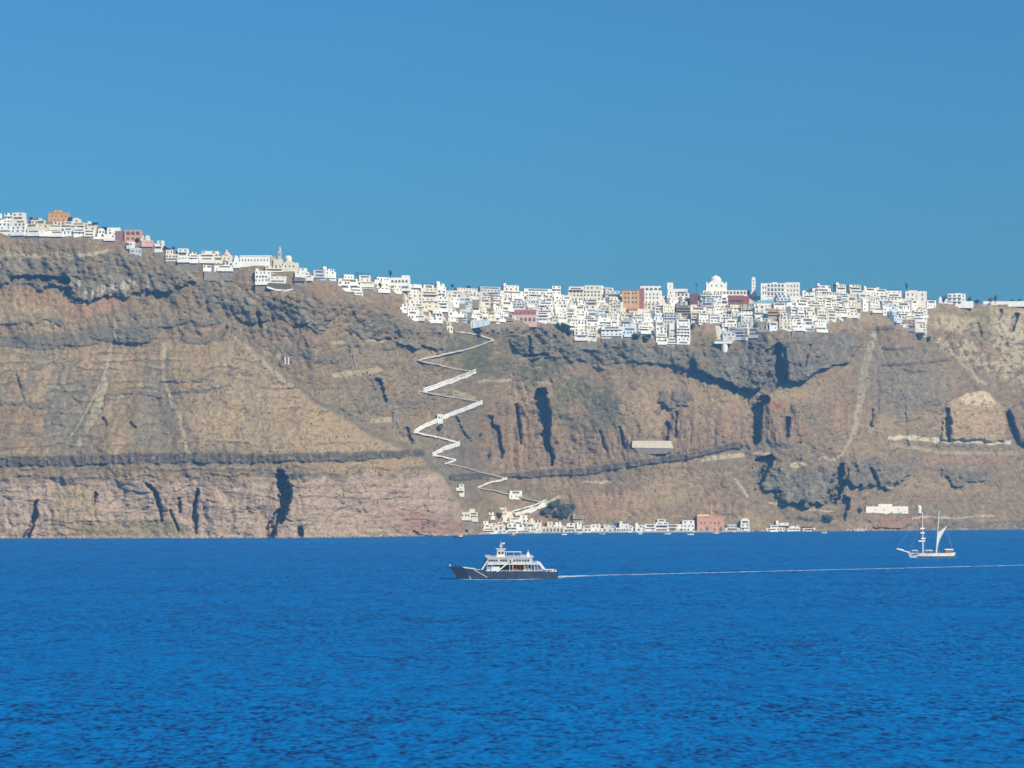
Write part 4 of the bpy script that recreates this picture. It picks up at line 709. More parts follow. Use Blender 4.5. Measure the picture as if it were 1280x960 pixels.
# walls on the cliff face
t = Thing('retaining_wall', 816, 562, 3); t.part('wall', extrude_xz([(t.X(790), t.Z(559.5)), (t.X(842), t.Z(560.5)), (t.X(839), t.Z(551)), (t.X(790.5), t.Z(551))], 0, 3), paint('tan_masonry', (.74, .61, .44), .9, .12)); t.part('footing', extrude_xz([(t.X(799), t.Z(568)), (t.X(834), t.Z(567)), (t.X(841), t.Z(560.6)), (t.X(792), t.Z(559.6))], .4, 4), FOUND); t.tag('broad tan retaining wall built into the middle of the cliff', 'wall')
t = Thing('retaining_wall', 500, 660, 2.0, Y=None); t.part('wall', box_vf(t.X(529), t.X(566), 0, 1, -3, t.Z(658.3)) if False else box_vf(t.X(529.5), t.X(566), 0, 1.5, t.Z(648.5), t.Z(646.3)), wash('stone')); t.root.location.x += 0; t.tag('thin pale masonry ledge on the pink tuff wall near the harbour', 'wall')
# ================================================================ zigzag stair path
LEGS = [([(560, 411.5), (575, 414.5), (585, 416), (600, 418.5), (617, 424)], 1.24, 2), ([(618, 424.5), (592, 434), (560, 441.5), (522, 449.5)], 1.18, 2), ([(524, 450.5), (545, 455), (568, 460), (593, 464.5)], 0.99, 0), ([(595, 464.5), (575, 473), (550, 482), (528, 489.5)], 3.60, 1),
        ([(526, 489), (545, 492.5), (570, 497), (603, 502)], 0.87, 0), ([(603, 503), (580, 512), (553, 522.5), (533, 532), (517, 540.5)], 3.20, 1), ([(517, 540), (535, 543.5), (552, 547), (575, 553.5)], 1.12, 1), ([(575, 554), (556, 560.5), (540, 569)], 3.20, 1), ([(541, 568.5), (557, 571.5), (570, 574)], 1.36, 1), ([(570, 574), (556, 580)], 1.61, 1), ([(556, 578), (585, 585), (610, 592), (632, 597.5)], 0.81, 0),
        ([(634, 597.5), (615, 602), (596, 609.5)], 1.61, 1), ([(596, 609), (620, 613), (645, 620), (668, 625.5), (683, 629)], 0.74, 0), ([(683, 629.5), (665, 637), (645, 642.5), (628, 650.5)], 5.20, 1), ([(628, 651), (640, 652), (650, 656), (668, 660)], 0.93, 1)]
LEGS += [([(p[0], p[1]-dy) for p in LEGS[i][0]], .9, 1) for i, dy in ((3, 3.4), (5, 2.8), (7, 2.6), (13, 5.0))]
PATHM = paint('path_cobble', (.50, .46, .40), .9, .2); STONEW = paint('path_stone', (.46, .36, .26), .9, .25); PALEW = paint('worn_limewash', (.56, .49, .40), .9, .35); LIMEW = paint('limewashed_parapet', (.76, .71, .61), .85, .30)
pv, pf, par = [], [], []
for pts, hpx, white in LEGS:
    xs = np.array([p[0] for p in pts], float); ys = np.array([p[1] for p in pts], float); L = np.concatenate([[0], np.cumsum(np.hypot(np.diff(xs), np.diff(ys)))]); s_ = np.arange(0, L[-1]+.01, 1.5)
    X1 = np.interp(s_, L, xs); Y1 = np.interp(s_, L, ys)+fbm(s_/18, s_*0+xs[0], 3, 7)*.8; hv = np.clip(1+.55*fbm(s_/9, s_*0+ys[0], 3, 8), .25, 1.6); dd = np.array([min(depth(a, b_), depth(a, b_-1.5), depth(a, b_+2)) for a, b_ in zip(X1, Y1)]); dd = np.convolve(np.pad(dd, 4, mode='edge'), np.ones(9)/9, 'valid')-2.2
    wv, wf = [], []; base = len(pv)
    for a, b_, d, hq in zip(X1, Y1, dd, hv):
        p = P(a, b_, d); hh = hpx*hq*d/F; u = (0.0, 1.0)
        u = None; wv += [(p.x, p.y, p.z-hh*.5-.6), (p.x, p.y, p.z+hh*.5), (p.x, p.y+.6, p.z+hh*.5), (p.x, p.y+.6, p.z-hh*.5-.6)]; pv += [(p.x, p.y+.62, p.z+hh*.5-.9), (p.x, p.y+5.5, p.z+hh*.5-.9)]
    m_ = len(X1)
    for i in range(m_-1):
        k = i*4
        wf += [(k, k+4, k+5, k+1), (k+1, k+5, k+6, k+2), (k+2, k+6, k+7, k+3)]; pf.append((base+i*2, base+i*2+2, base+i*2+3, base+i*2+1))
    wf += [(0, 1, 2, 3), (m_*4-1, m_*4-2, m_*4-3, m_*4-4)]; par.append((wv, wf, white))
path = obj('path', raw('path', pv, pf, PATHM)); tag(path, 'zigzag stair path climbing from the harbour to the town', 'path', kind='structure')
for wv, wf, white in par: obj('parapet', raw('parapet', wv, wf, (STONEW, LIMEW, PALEW)[white]), path)
t = Thing('path_hut', 550, 524.5, 5); t.block('wall', 546.5, 553.5, 517.5, 525.5, 0, 4, W, 3, .3); t.winp(549, 523, 1.8, 2.6, 0, 's', True); t.winp(552, 523, 1.2, 2.0, 0, 's'); t.tag('small white hut astride the zigzag path', 'hut')
# cable-car pylons
for px, yt, yb, lab in ((495.5, 509, 531, 'grey lattice cable pylon standing beside the zigzag path'), (441, 430, 454, 'thin grey cable pylon high on the slope under the ridge')):
    t = Thing('cable_pylon', px, yb, .6); h = t.Z(yt); w = 2.3
    for sx in (-1, 1): t.part('leg', beam_vf((sx*w, 0, -1.5), (sx*.5, .5, h), .28), GREYM)
    for q in (.25, .5, .75): t.part('brace', beam_vf((-w+1.8*q, .1, h*q), (w-1.8*q, .1, h*q), .16), GREYM)
    t.part('crossarm', box_vf(-2.4, 2.4, .1, .9, h, h+.5), GREYM)
    for sx in (-2.1, 2.1): t.part('sheave', cyl_vf(.35, .35, h+.5, h+.8, 8, sx, .5), GREYM)
    t.tag(lab, 'pylon')
# ================================================================ trees
def leaf_mat(name, col):
    m = paint(name, col, .9, .45, .9); return m
LEAF = [leaf_mat('pine_leaf', (.045, .062, .030)), leaf_mat('olive_leaf', (.095, .105, .055)), leaf_mat('dusty_leaf', (.105, .118, .062))]; BARK = paint('bark', (.12, .085, .06), .9)
def crown_vf(rx, rz, z0, n_, rr, seed, ls=.55):
    v, f = [], []; cl = [(rr.uniform(-.6, .6)*rx, rr.uniform(-.6, .6)*rx, z0+rr.uniform(-.55, .65)*rz, rr.uniform(.35, .6)) for _ in range(9)]
    for _ in range(n_):
        cx, cy, cz, cr = rr.choice(cl); d = Vector((rr.gauss(0, 1), rr.gauss(0, 1), rr.gauss(0, 1))).normalized()*rr.uniform(.45, 1)
        p = Vector((cx+d.x*rx*cr, cy+d.y*rx*cr, cz+d.z*rz*cr)); a = Vector((rr.gauss(0, 1), rr.gauss(0, 1), rr.gauss(0, 1))).normalized(); b_ = a.orthogonal().normalized(); s = ls*rr.uniform(.6, 1.4); k = len(v)
        v += [tuple(p-a*s), tuple(p+b_*s*.6), tuple(p+a*s), tuple(p-b_*s*.6)]; f.append((k, k+1, k+2, k+3))
    return v, f
def tree(px, py, wpx, hpx, label, kind=0, group=None, name='tree', out=.3, Y=None):
    rr = random.Random(int(px*7+py)); t = Thing(name, px, py, out, Y=Y); h = hpx*t.k; r = wpx*t.k/2; tr = max(.12, h*.025)
    t.part('trunk', join_vf(beam_vf((0, 0, -1), (rr.uniform(-.3, .3), 0, h*.5), (tr*1.5, tr)), *[beam_vf((0, 0, h*.35), (rr.uniform(-.6, .6)*r, rr.uniform(-.6, .6)*r, h*rr.uniform(.55, .8)), (tr*.8, tr*.3)) for _ in range(4)]), BARK)
    t.part('crown', crown_vf(r*1.05, h*.45, h*.58, 420 if wpx < 9 else 900, rr, 0, max(.35, r*.16)), LEAF[kind]); t.tag(label, 'tree', group); return t
def palm(px, py, hpx, label):
    t = Thing('palm_tree', px, py, .3); h = hpx*t.k; t.part('trunk', join_vf(beam_vf((0, 0, -1), (.15, 0, h*.5), (.28, .22)), beam_vf((.15, 0, h*.5), (0, 0, h), (.22, .18))), BARK); v, f = [], []
    for i in range(16):
        a = 2*math.pi*i/16; up = .5 if i % 2 else 1.0; L_ = 2.6; pr = None
        for j in range(6):
            q = j/5; p = Vector((math.cos(a)*L_*q, math.sin(a)*L_*q, h+up*1.6*q-2.6*q*q)); s = Vector((-math.sin(a), math.cos(a), 0))*(.42*(1-q*.8)); k = len(v); v += [tuple(p-s), tuple(p+s)]
            if pr is not None: f.append((pr, k, k+1, pr+1))
            pr = k
    t.part('fronds', (v, f), LEAF[2]); t.tag(label, 'palm tree')
for q, lab in (((684, 646, 14, 12), 'spreading dusty tree of the harbour grove beside the stair ramp'), ((692, 638, 12, 11), 'middling dusty tree at the head of the stair ramp'), ((700, 650, 15, 20), 'tallest dusty green tree of the grove above the boathouse'), ((709, 648, 14, 18), 'second tallest dusty tree of the harbour grove'), ((697, 634, 10, 10), 'small topmost tree of the harbour grove'), ((714, 641, 10, 12), 'narrow tree on the open slope side of the harbour grove')): tree(*q, lab, 2, 'trees above the harbour')
for q, lab in (((698, 412, 8, 9), 'small uppermost tree of the dark clump at the lower town edge'), ((704, 416, 10, 12), 'broadest tree of the dark clump at the lower town edge'), ((709, 418, 9, 12), 'tall tree of the dark town-edge clump nearest the houses'), ((712, 421, 8, 9), 'lowest tree of the dark clump at the town edge')): tree(*q, lab, 0, 'trees at the town edge')
for px, py, w, h, lab, k in ((172, 304, 6, 6, 'dark bush-like tree in front of the pink house', 0), (160, 313, 6, 9, 'dark green tree below the pink house', 0), (207, 312.5, 5, 5, 'round clipped tree on the ridge beyond the pink house, lower of two', 0), (216.5, 312.5, 4.5, 5, 'round clipped tree on the ridge beyond the pink house, higher of two', 2), (488, 347, 6, 9, 'dark tree rising behind the white villa with five arches', 2), (475, 362, 4, 9, 'slim dark tree in the court below the arched villa', 0), (482, 361, 5, 9, 'fuller dark tree in the court below the arched villa', 0), (118, 283, 9, 5, 'low dark tree behind the pale yellow ridge house', 0), (88, 277.5, 7, 6, 'dark tree against the side of the orange house', 0), (42, 276, 10, 4, 'low dark trees behind the cream ridge house', 0), (130, 288, 9, 5, 'dark green tree behind the ridge wall', 0),
                             (1133.5, 363, 3, 9, 'thin dark cypress behind the large off-white block', 0), (1180, 378, 5, 8, 'dark tree between the tiny chapel and the lone hotel', 0), (1212, 379.5, 6, 9, 'dark round tree just beyond the lone white hotel', 2), (1221, 380, 8, 7, 'bushy tree between the lone hotel and the field wall', 2), (1238, 379.5, 6, 8, 'small tree behind the start of the field wall', 2), (1244, 379, 7, 10, 'taller tree behind the start of the field wall', 2), (1265, 379, 5, 5, 'tiny tree behind the middle of the field wall', 2), (1274, 379, 5, 6, 'small round tree far along the field wall', 2), (642, 650, 7, 8, 'dark round tree among the harbour houses', 0), (624, 649, 8, 8, 'dark tree beside the cream harbour house', 0), (912, 400, 9, 12, 'grey green tree below the oxblood red house', 1), (565, 359.5, 5, 4, 'small dark tree on the skyline roofs', 0), (586, 361, 6, 4, 'low dark tree behind the cream skyline house', 0), (1043, 361, 4, 6, 'dark tree between two skyline houses', 0), (866, 412, 7, 9, 'green tree under the pale yellow house', 2), (795, 424, 12, 7, 'green bush-like tree at the foot of the pale blue house', 2), (810, 426, 14, 8, 'spreading green tree beside the white cliff-edge hotel', 2), (1150, 424, 9, 8, 'grey green tree at the foot of the stepped white houses', 1), (1160, 428, 8, 8, 'low grey green tree below the last stepped houses', 1), (611, 573, 8, 8, 'dark green bush-like tree on the rust red slope', 2), (600, 548, 7, 7, 'grey bush-like tree beside the zigzag path', 1), (550, 541, 8, 10, 'dusty tree in the bend of the zigzag path', 1), (1005, 632, 10, 9, 'green tree under the dark lava crag', 2), (1036, 655, 14, 12, 'broad green tree on the low shore', 2), (1075, 642, 8, 8, 'dark tree at the end of the long ledge building', 0), (982, 663, 7, 7, 'green tree between the low shore houses', 2)): tree(px, py, w, h, lab, k)
palm(870.5, 367, 12, 'tall thin palm rising above the maroon house'); palm(446.5, 354, 13, 'palm rising behind the white ridge houses')
# ================================================================ scrub on the slopes (nobody could count it)
rs = np.random.RandomState(3); Nn = 15000; sx = rs.uniform(-150, 1430, Nn); sy = rs.uniform(390, 662, Nn); sv, sf = [], []
for a, b_ in zip(sx, sy):
    yc_ = float(np.interp(a, PX, crest))
    if b_ < yc_+20: continue
    c, r = _t(a, b_); i, j = int(r), int(c)
    if tmask[i, j] > .2 or wall[i, j] > .4 and rs.rand() < .8 or n_mid[i, j] < rs.uniform(-.5, .4): continue
    p = P(a, b_, float(D[i, j])); rad = rs.uniform(.4, 1.1); hgt = rad*rs.uniform(.7, 1.2); k = len(sv); ph = rs.uniform(0, 6.28)
    sv += [(p.x+rad*rs.uniform(.7, 1.2)*math.cos(ph+q*1.2566), p.y+rad*math.sin(ph+q*1.2566), p.z-.4) for q in range(5)]+[(p.x+rs.uniform(-.3, .3)*rad, p.y-.2, p.z+hgt)]
    sf += [(k+q, k+(q+1) % 5, k+5) for q in range(5)]
scrub = obj('scrub', raw('scrub', sv, sf, leaf_mat('scrub_leaf', (.19, .165, .105)))); tag(scrub, 'dry low scrub dotted over the slopes', 'scrub', kind='stuff')

# fallen stone along the waterline
rs = np.random.RandomState(8); rv, rf = [], []
for a in rs.uniform(-150, 1430, 1500):
    if 597 < a < 938: continue
    d = sealevel(a)-rs.exponential(2.2)-.3; X_ = (a-640)*d/F; q = rs.uniform(.35, 1.5)*(1 if rs.rand() < .9 else 1.8); k = len(rv); z = rs.uniform(-.3, .4)*q
    for zz, rr_ in ((-.5, 1), (.35, .85), (.8, .35)): rv += [(X_+q*rr_*rs.uniform(.7, 1.2)*math.cos(1.2566*j), d+q*rr_*rs.uniform(.7, 1.2)*math.sin(1.2566*j), z+q*zz*rs.uniform(.8, 1.1)) for j in range(5)]
    for ring in (0, 5): rf += [(k+ring+j, k+ring+(j+1) % 5, k+ring+5+(j+1) % 5, k+ring+5+j) for j in range(5)]
    rf.append(tuple(k+10+j for j in range(5)))
rocks = obj('shore_rocks', raw('shore_rocks', rv, rf, paint('shore_rock', (.24, .20, .165), .9, .5, .4))); tag(rocks, 'fallen rocks scattered along the foot of the cliff', 'rocks', kind='stuff')
# ================================================================ car ferry
NAVY = paint('navy_hull', (.030, .048, .082), .5, .35, .4); SHIPW = paint('ship_white', (.74, .71, .63), .5, .12, .5); RUSTR = paint('red_lead', (.30, .06, .045), .6); DECKG = paint('deck_green', (.12, .17, .15), .7); ORANGE = paint('lifebuoy_orange', (.75, .18, .03), .5)
U_DK = raw('ship_window', *box_vf(-.5, .5, -.06, .2, 0, 1), paint('ship_glass', (.03, .035, .045), .3))
Yf = CAMH*F/(723.4-HZN); t = Thing('car_ferry', 629, 723.4, Y=Yf, yaw=math.radians(4)); k = t.k; fx, fz = t.X, t.Z; B = 5.5     # half beam
def hull_vf(stations, draft=-1.5):
    """stations: (x at the waterline, x at the rail, half beam low, half beam high, rail z)"""
    v, f = [], []
    for xw, xr, bl, bh, zr in stations: v += [(xw, -bl, draft), (xr, -bh, zr), (xr, bh, zr), (xw, bl, draft)]
    for i in range(len(stations)-1):
        a = i*4; f += [(a, a+4, a+5, a+1), (a+1, a+5, a+6, a+2), (a+2, a+6, a+7, a+3), (a+3, a+7, a+4, a)]
    e = (len(stations)-1)*4; f += [(0, 1, 2, 3), (e+3, e+2, e+1, e)]; return v, f
zd = fz(714.3)
t.part('hull', hull_vf([(fx(588), fx(578.5), 4.4, 5.0, fz(709.6)), (fx(592), fx(590), B-.5, B, fz(711.0)), (fx(600), fx(600), B-.1, B, fz(712.2)), (fx(612), fx(612), B, B, zd), (fx(680), fx(680), B, B, zd), (fx(696), fx(696.5), B-.6, B-.2, zd)]), NAVY)
t.part('boot_stripe', hull_vf([(fx(590), fx(588.6), 5.0, 5.05, .35), (fx(600), fx(600), B+.04, B+.04, .35), (fx(680), fx(680), B+.04, B+.04, .35), (fx(696.2), fx(696.4), B-.5, B-.5, .35)], -.6), paint('boot_black', (.035, .03, .035), .6))
ramp = t.part('bow_ramp', extrude_xz([(fx(573.5), fz(723)-.6), (fx(588), fz(723)-.6), (fx(578.6), fz(708.8)), (fx(561.6), fz(707.6))], -4.6, 4.6), paint('ramp_black', (.010, .018, .036), .5, .3, .4))
for y in (-4.66, 4.66): t.part('ramp_edge', beam_vf((fx(588), y, .1), (fx(578.8), y, fz(708.6)), .13), SHIPW, ramp); t.part('ramp_post', beam_vf((fx(562.4), y*.95, fz(708)), (fx(562.4), y*.95, fz(705.6)), .16), SHIPW, ramp)
for y in (-B-.02, B+.02): t.part('rubbing_strake', beam_vf((fx(592), y, fz(711.8)), (fx(608), y, fz(721)), .12), SHIPW)
for sy in (-1, 1):
    t.part('bulwark', extrude_xz([(fx(579.5), fz(709.4)), (fx(600), fz(712)), (fx(600), fz(711.5)), (fx(580), fz(708.8))], sy*4.95-.1, sy*4.95+.1), SHIPW)
    t.part('fore_stair', extrude_xz([(fx(600.5), fz(711.5)), (fx(602.5), fz(711.5)), (fx(608.5), fz(701.5)), (fx(608.5), fz(700)), (fx(607), fz(701.5))], sy*5.0-.12, sy*5.0+.12), SHIPW)
    t.part('midship_stair', extrude_xz([(fx(618), fz(715.2)), (fx(620.2), fz(715.2)), (fx(633), fz(704.8)), (fx(630.8), fz(704.8))], sy*5.35-.1, sy*5.35+.1), SHIPW)
    t.part('stern_stair', extrude_xz([(fx(679.5), fz(712)), (fx(681.5), fz(712)), (fx(674), fz(702)), (fx(672), fz(702))], sy*5.35-.1, sy*5.35+.1), SHIPW)
    for i, px in enumerate((608, 614, 636, 640, 644.5, 649, 654, 659, 663, 667, 671)): t.part('deck_post', box_vf(fx(px)-.14, fx(px)+.14, sy*5.2-.1, sy*5.2+.1, zd-.1, fz(705.2)), RUSTR if px in (644.5, 649) else paint('post_grey', (.42, .42, .40), .6))
    t.part('rail', join_vf(beam_vf((fx(606), sy*5.3, fz(712.4)), (fx(680), sy*5.3, fz(712.4)), .06), beam_vf((fx(606), sy*5.3, fz(713.3)), (fx(680), sy*5.3, fz(713.3)), .05)), SHIPW)
t.part('car_deck', box_vf(fx(592), fx(694), -5.1, 5.1, zd-.3, zd-.12), DECKG); t.part('inner_casing', box_vf(fx(618), fx(664), -2.6, 2.6, zd-.1, fz(705.3)), paint('casing_grey', (.05, .06, .075), .7))
t.part('passenger_deck', box_vf(fx(607.5), fx(674), -B, B, fz(705.3), fz(704.4)), SHIPW); dk = t.part('saloon', block_vf(fx(608.5), fx(664.5), -5.0, 5.0, fz(704.4), fz(696.6), .2), paint('saloon_grey', (.52, .51, .47), .6, .2, .6))
for px in (611, 614, 617, 620, 625.5, 628.5, 631.5, 642, 645.5, 649, 652.5, 656, 659.5): obj('saloon_window', U_DK, dk, (fx(px), -5.0, fz(701.4)), (2.3*k, 1, 2.5*k))
obj('saloon_door', U_SQ['w'], dk, (fx(637), -5.0, fz(704.2)), (1.7*k, 1, 5*k)); t.part('upper_deck', box_vf(fx(607), fx(666), -5.3, 5.3, fz(696.6), fz(695.9)), SHIPW)
rl = t.part('upper_rail', join_vf(*[beam_vf((fx(607.3), sy*5.2, z), (fx(665.5), sy*5.2, z), .05) for sy in (-1, 1) for z in (fz(694), fz(695))], *[beam_vf((fx(607.3+i*4.85), sy*5.2, fz(695.9)), (fx(607.3+i*4.85), sy*5.2, fz(693.9)), .05) for sy in (-1, 1) for i in range(13)]), SHIPW)
t.part('aft_rail', join_vf(*[beam_vf((fx(665), sy*5.3, z), (fx(674), sy*5.3, z), .05) for sy in (-1, 1) for z in (fz(702), fz(703.2))]), SHIPW)
wh = t.part('wheelhouse', extrude_xz([(fx(620), fz(695.9)), (fx(631), fz(695.9)), (fx(629.8), fz(686.5)), (fx(621.5), fz(686.5))], -3.4, 3.4), SHIPW)
for px in (623.6, 627.6): obj('bridge_window', U_DK, wh, (fx(px), -3.4, fz(692.5)), (2.6*k, 1, 3.4*k))
t.part('bridge_roof', box_vf(fx(619.5), fx(632), -3.8, 3.8, fz(686.5), fz(685.7)), SHIPW); mast = t.part('mast', beam_vf((fx(626.2), 0, fz(685.7)), (fx(626.2), 0, fz(677)), (.28, .12)), SHIPW); t.part('crosstree', beam_vf((fx(624), 0, fz(681.5)), (fx(629), 0, fz(681.5)), .1), SHIPW, mast); t.part('flag', extrude_xz([(fx(628), fz(680.5)), (fx(631), fz(680)), (fx(631), fz(678.2)), (fx(628), fz(678.4))], 0, .05), SHIPW, mast)
t.part('radar', box_vf(fx(624.6), fx(627.8), -.9, .9, fz(683.8), fz(683.2)), SHIPW, mast)
t.part('awning_frame', join_vf(*[beam_vf((fx(px), sy*4, fz(695.9)), (fx(px), sy*4, fz(690)), .07) for px in (632, 641.5, 651) for sy in (-1, 1)]), SHIPW); t.part('awning', box_vf(fx(631.5), fx(651.5), -4.2, 4.2, fz(690), fz(689.4)), CANVAS); t.part('seating', box_vf(fx(634), fx(650), -3, 3, fz(695.9), fz(693.6)), BLUE)
t.part('funnel', extrude_xz([(fx(658), fz(695.9)), (fx(662.5), fz(695.9)), (fx(661.4), fz(690.5)), (fx(659), fz(690.5))], -1, 1), SHIPW); t.part('aft_mast', beam_vf((fx(660.2), 0, fz(690.5)), (fx(660.2), 0, fz(687.6)), .12), SHIPW); t.part('stern_house', block_vf(fx(681.5), fx(694.5), -5.0, 5.0, zd-.1, fz(712), .15), SHIPW)
for px in (683.5, 688, 692): obj('stern_window', U_SQ['g'], t.root, (fx(px), -5.0, fz(713.6)), (1.8*k, 1, 1.5*k))
for px in (640, 656, 686): t.part('lifebuoy', cyl_vf(.4, .4, -.06, .06, 10), ORANGE, loc=(fx(px), -5.4, fz(708 if px < 680 else 712.6))).rotation_euler = (math.pi/2, 0, 0)
t.tag('dark blue car ferry with white upper decks and raised bow ramp under way', 'ferry')
# cars and a lorry on the open car deck
def car(x, y, L_, col, label, h=1.45, name='parked_car', z=zd-.11):
    root = bpy.data.objects.new(name, None); COL.objects.link(root); root.matrix_world = t.root.matrix_basis.copy(); root.location = t.root.matrix_basis @ Vector((x, y, z)); m = paint('car_'+name+str(col), col, .35)
    pr = [(0, .3), (L_, .3), (L_, h*.58), (L_*.86, h*.62), (L_*.72, h), (L_*.3, h), (L_*.14, h*.64), (0, h*.56)] if h < 2 else [(0, .4), (L_, .4), (L_, h), (L_*.28, h), (L_*.26, h*.8), (.1, h*.78)]
    obj('body', raw('body', *extrude_xz(pr, -.85, .85), m), root)
    obj('side_glass', raw('side_glass', *extrude_xz([(L_*.25, h*.64), (L_*.76, h*.64), (L_*.69, h*.93), (L_*.33, h*.93)] if h < 2 else [(.2, h*.5), (L_*.22, h*.5), (L_*.22, h*.74), (.2, h*.74)], -.87, -.853), GLASS), root)
    for wx_ in (L_*.2, L_*.8):
        o = obj('wheel', raw('wheel', *cyl_vf(.32, .32, -.9, .9, 12), DARKROOF), root, (wx_, 0, .32)); o.rotation_euler = (math.pi/2, 0, 0)
    tag(root, label, 'car' if h < 2 else 'lorry')
for i, (px, y, c, lab) in enumerate(((636.5, -4.0, (.55, .10, .07), 'red car on the car deck of the ferry'), (652, -4.0, (.75, .75, .74), 'white car on the car deck of the ferry, nearer the stern'), (664.5, -4.0, (.30, .32, .34), 'grey car at the stern end of the car deck'))): car(fx(px), y, 4.2, c, lab)
car(fx(607.5), -3.6, 5.6, (.74, .72, .66), 'pale delivery lorry on the fore part of the ferry deck', 2.7, 'lorry')
# wake: broken foam lying on the water
def foam(name, line, widths, label, seed, dens=.5):
    v, f = [], []; rr = np.random.RandomState(seed); seg = []
    for i in range(len(line)-1):
        a, b_ = line[i], line[i+1]; n_ = max(2, int(math.hypot(b_[0]-a[0], b_[1]-a[1])/3))
        for j in range(n_): q = j/n_; seg.append((a[0]+(b_[0]-a[0])*q, a[1]+(b_[1]-a[1])*q, widths[i]+(widths[i+1]-widths[i])*q))
    for px, py, w in seg:
        Y_ = CAMH*F/(py-HZN); X_ = (px-640)*Y_/F
        for _ in range(int(2+w*dens)):
            cx, cy = X_+rr.uniform(-3, 3), Y_+rr.normal(0, w*.32); a, b_ = rr.uniform(.5, 2.6), rr.uniform(.25, .9); kk = len(v); m_ = 7; z = .05+rr.uniform(0, .02)
            v += [(cx+a*rr.uniform(.6, 1.2)*math.cos(2*math.pi*q/m_), cy+b_*rr.uniform(.6, 1.2)*math.sin(2*math.pi*q/m_), z) for q in range(m_)]; f.append(tuple(range(kk, kk+m_)))
    o = obj(name, raw(name, v, f, paint('sea_foam', (.62, .72, .80), .9, .25, .6))); tag(o, label, 'wake', kind='stuff')
foam('wake', [(697, 720.5), (740, 719.4), (860, 716.6), (1010, 713), (1280, 706.5), (1420, 703.5)], [9, 5, 4, 4, 4, 4], 'long thin line of foam trailing behind the ferry', 4, .5)
foam('stern_wash', [(696.5, 721.6), (712, 720.8), (735, 719.8)], [6, 5, 3], 'white churned water just behind the stern of the ferry', 21, 3.0)
foam('bow_wave', [(578, 723.9), (600, 724.6), (640, 724.8), (700, 722.8)], [1.4, 1.6, 1.2, 2], 'white foam along the waterline of the ferry', 9, 2.2)
# ================================================================ two-masted schooner
Ys = CAMH*F/(696.8-HZN); t = Thing('schooner', 1163.5, 696.8, Y=Ys, yaw=math.radians(9)); fx, fz, k = t.X, t.Z, t.k
TEAK = paint('teak_deck', (.26, .13, .07), .7); SPAR = paint('white_spar', (.74, .71, .64), .6); SAIL = paint('sail_cloth', (.74, .70, .62), .9, .1, .6)
t.part('hull', hull_vf([(fx(1137), fx(1133.2), .15, .25, fz(690.2)), (fx(1140), fx(1138.5), .7, 1.1, fz(690.8)), (fx(1148), fx(1148), 1.9, 2.4, fz(691.4)), (fx(1164), fx(1164), 3.0, 3.3, fz(691.8)), (fx(1184), fx(1186), 2.6, 3.0, fz(691.2)), (fx(1192), fx(1194.2), 1.6, 2.4, fz(690.8))], -1.0), SHIPW)
t.part('dark_waterline', hull_vf([(fx(1138.4), fx(1137), .25, .45, .75), (fx(1148), fx(1148), 2.0, 2.25, .75), (fx(1164), fx(1164), 3.12, 3.22, .75), (fx(1184), fx(1185), 2.75, 2.9, .75), (fx(1192.4), fx(1193.2), 1.8, 2.2, .75)], -.8), paint('schooner_black', (.02, .02, .025), .5))
t.part('deck', box_vf(fx(1140), fx(1191), -2.2, 2.2, fz(692.2), fz(691.9)), TEAK); t.part('bowsprit', beam_vf((fx(1136), 0, fz(690.6)), (fx(1118.5), 0, fz(686)), (.42, .22)), SPAR); t.part('furled_jib', beam_vf((fx(1119.5), 0, fz(685.4)), (fx(1128), 0, fz(687.6)), (.25, .38)), SAIL)
fm = t.part('foremast', beam_vf((fx(1153.2), 0, fz(692)), (fx(1152.4), 0, fz(640)), (.42, .26), 8), SPAR); mm = t.part('mainmast', beam_vf((fx(1170.4), 0, fz(692)), (fx(1174.3), 0, fz(638)), (.42, .26), 8), SPAR)
for py, a, b_ in ((660.5, 1148.5, 1156), (666, 1149, 1156), (673, 1150, 1157), (676.2, 1146.4, 1156.4)): y_ = t.part('yard', beam_vf((fx(a), -.6, fz(py)), (fx(b_), .6, fz(py)), .3), SPAR, fm); t.part('furled_sail', beam_vf((fx(a+.8), -.75, fz(py+.5)), (fx(b_-.8), .45, fz(py+.5)), .26), SAIL, y_)
n_ = 9; v, f = [], []                                        # raised gaff sail with a belly
for i in range(n_+1):
    for j in range(n_+1):
        q, r = i/n_, j/n_; a = Vector((fx(1170.9), 0, fz(690))).lerp(Vector((fx(1172.4), 0, fz(666.5))), q); c_ = Vector((fx(1171.6), 0, fz(690.3))).lerp(Vector((fx(1185), 0, fz(657.6))), q); p = a.lerp(c_, r); p.x -= math.sin(math.pi*q)*1.1*r; p.y += .9*math.sin(math.pi*r)*math.sin(math.pi*q); v.append(tuple(p))
for i in range(n_):
    for j in range(n_): a = i*(n_+1)+j; f.append((a, a+1, a+n_+2, a+n_+1))
t.part('mainsail', (v, f), SAIL); t.part('gaff', beam_vf((fx(1172), 0, fz(666.6)), (fx(1185), 0, fz(657.3)), (.2, .14)), SPAR, mm)
t.part('deckhouse', block_vf(fx(1181.5), fx(1190.5), -1.6, 1.6, fz(692), fz(687.6), .1), TEAK); t.part('deckhouse_roof', box_vf(fx(1181), fx(1191.5), -1.9, 1.9, fz(687.6), fz(686.2)), SHIPW)
for px in (1184, 1188): obj('deckhouse_window', U_SQ['g'], t.root, (fx(px), -1.6, fz(690.6)), (1.8*k, 1, 1.6*k))
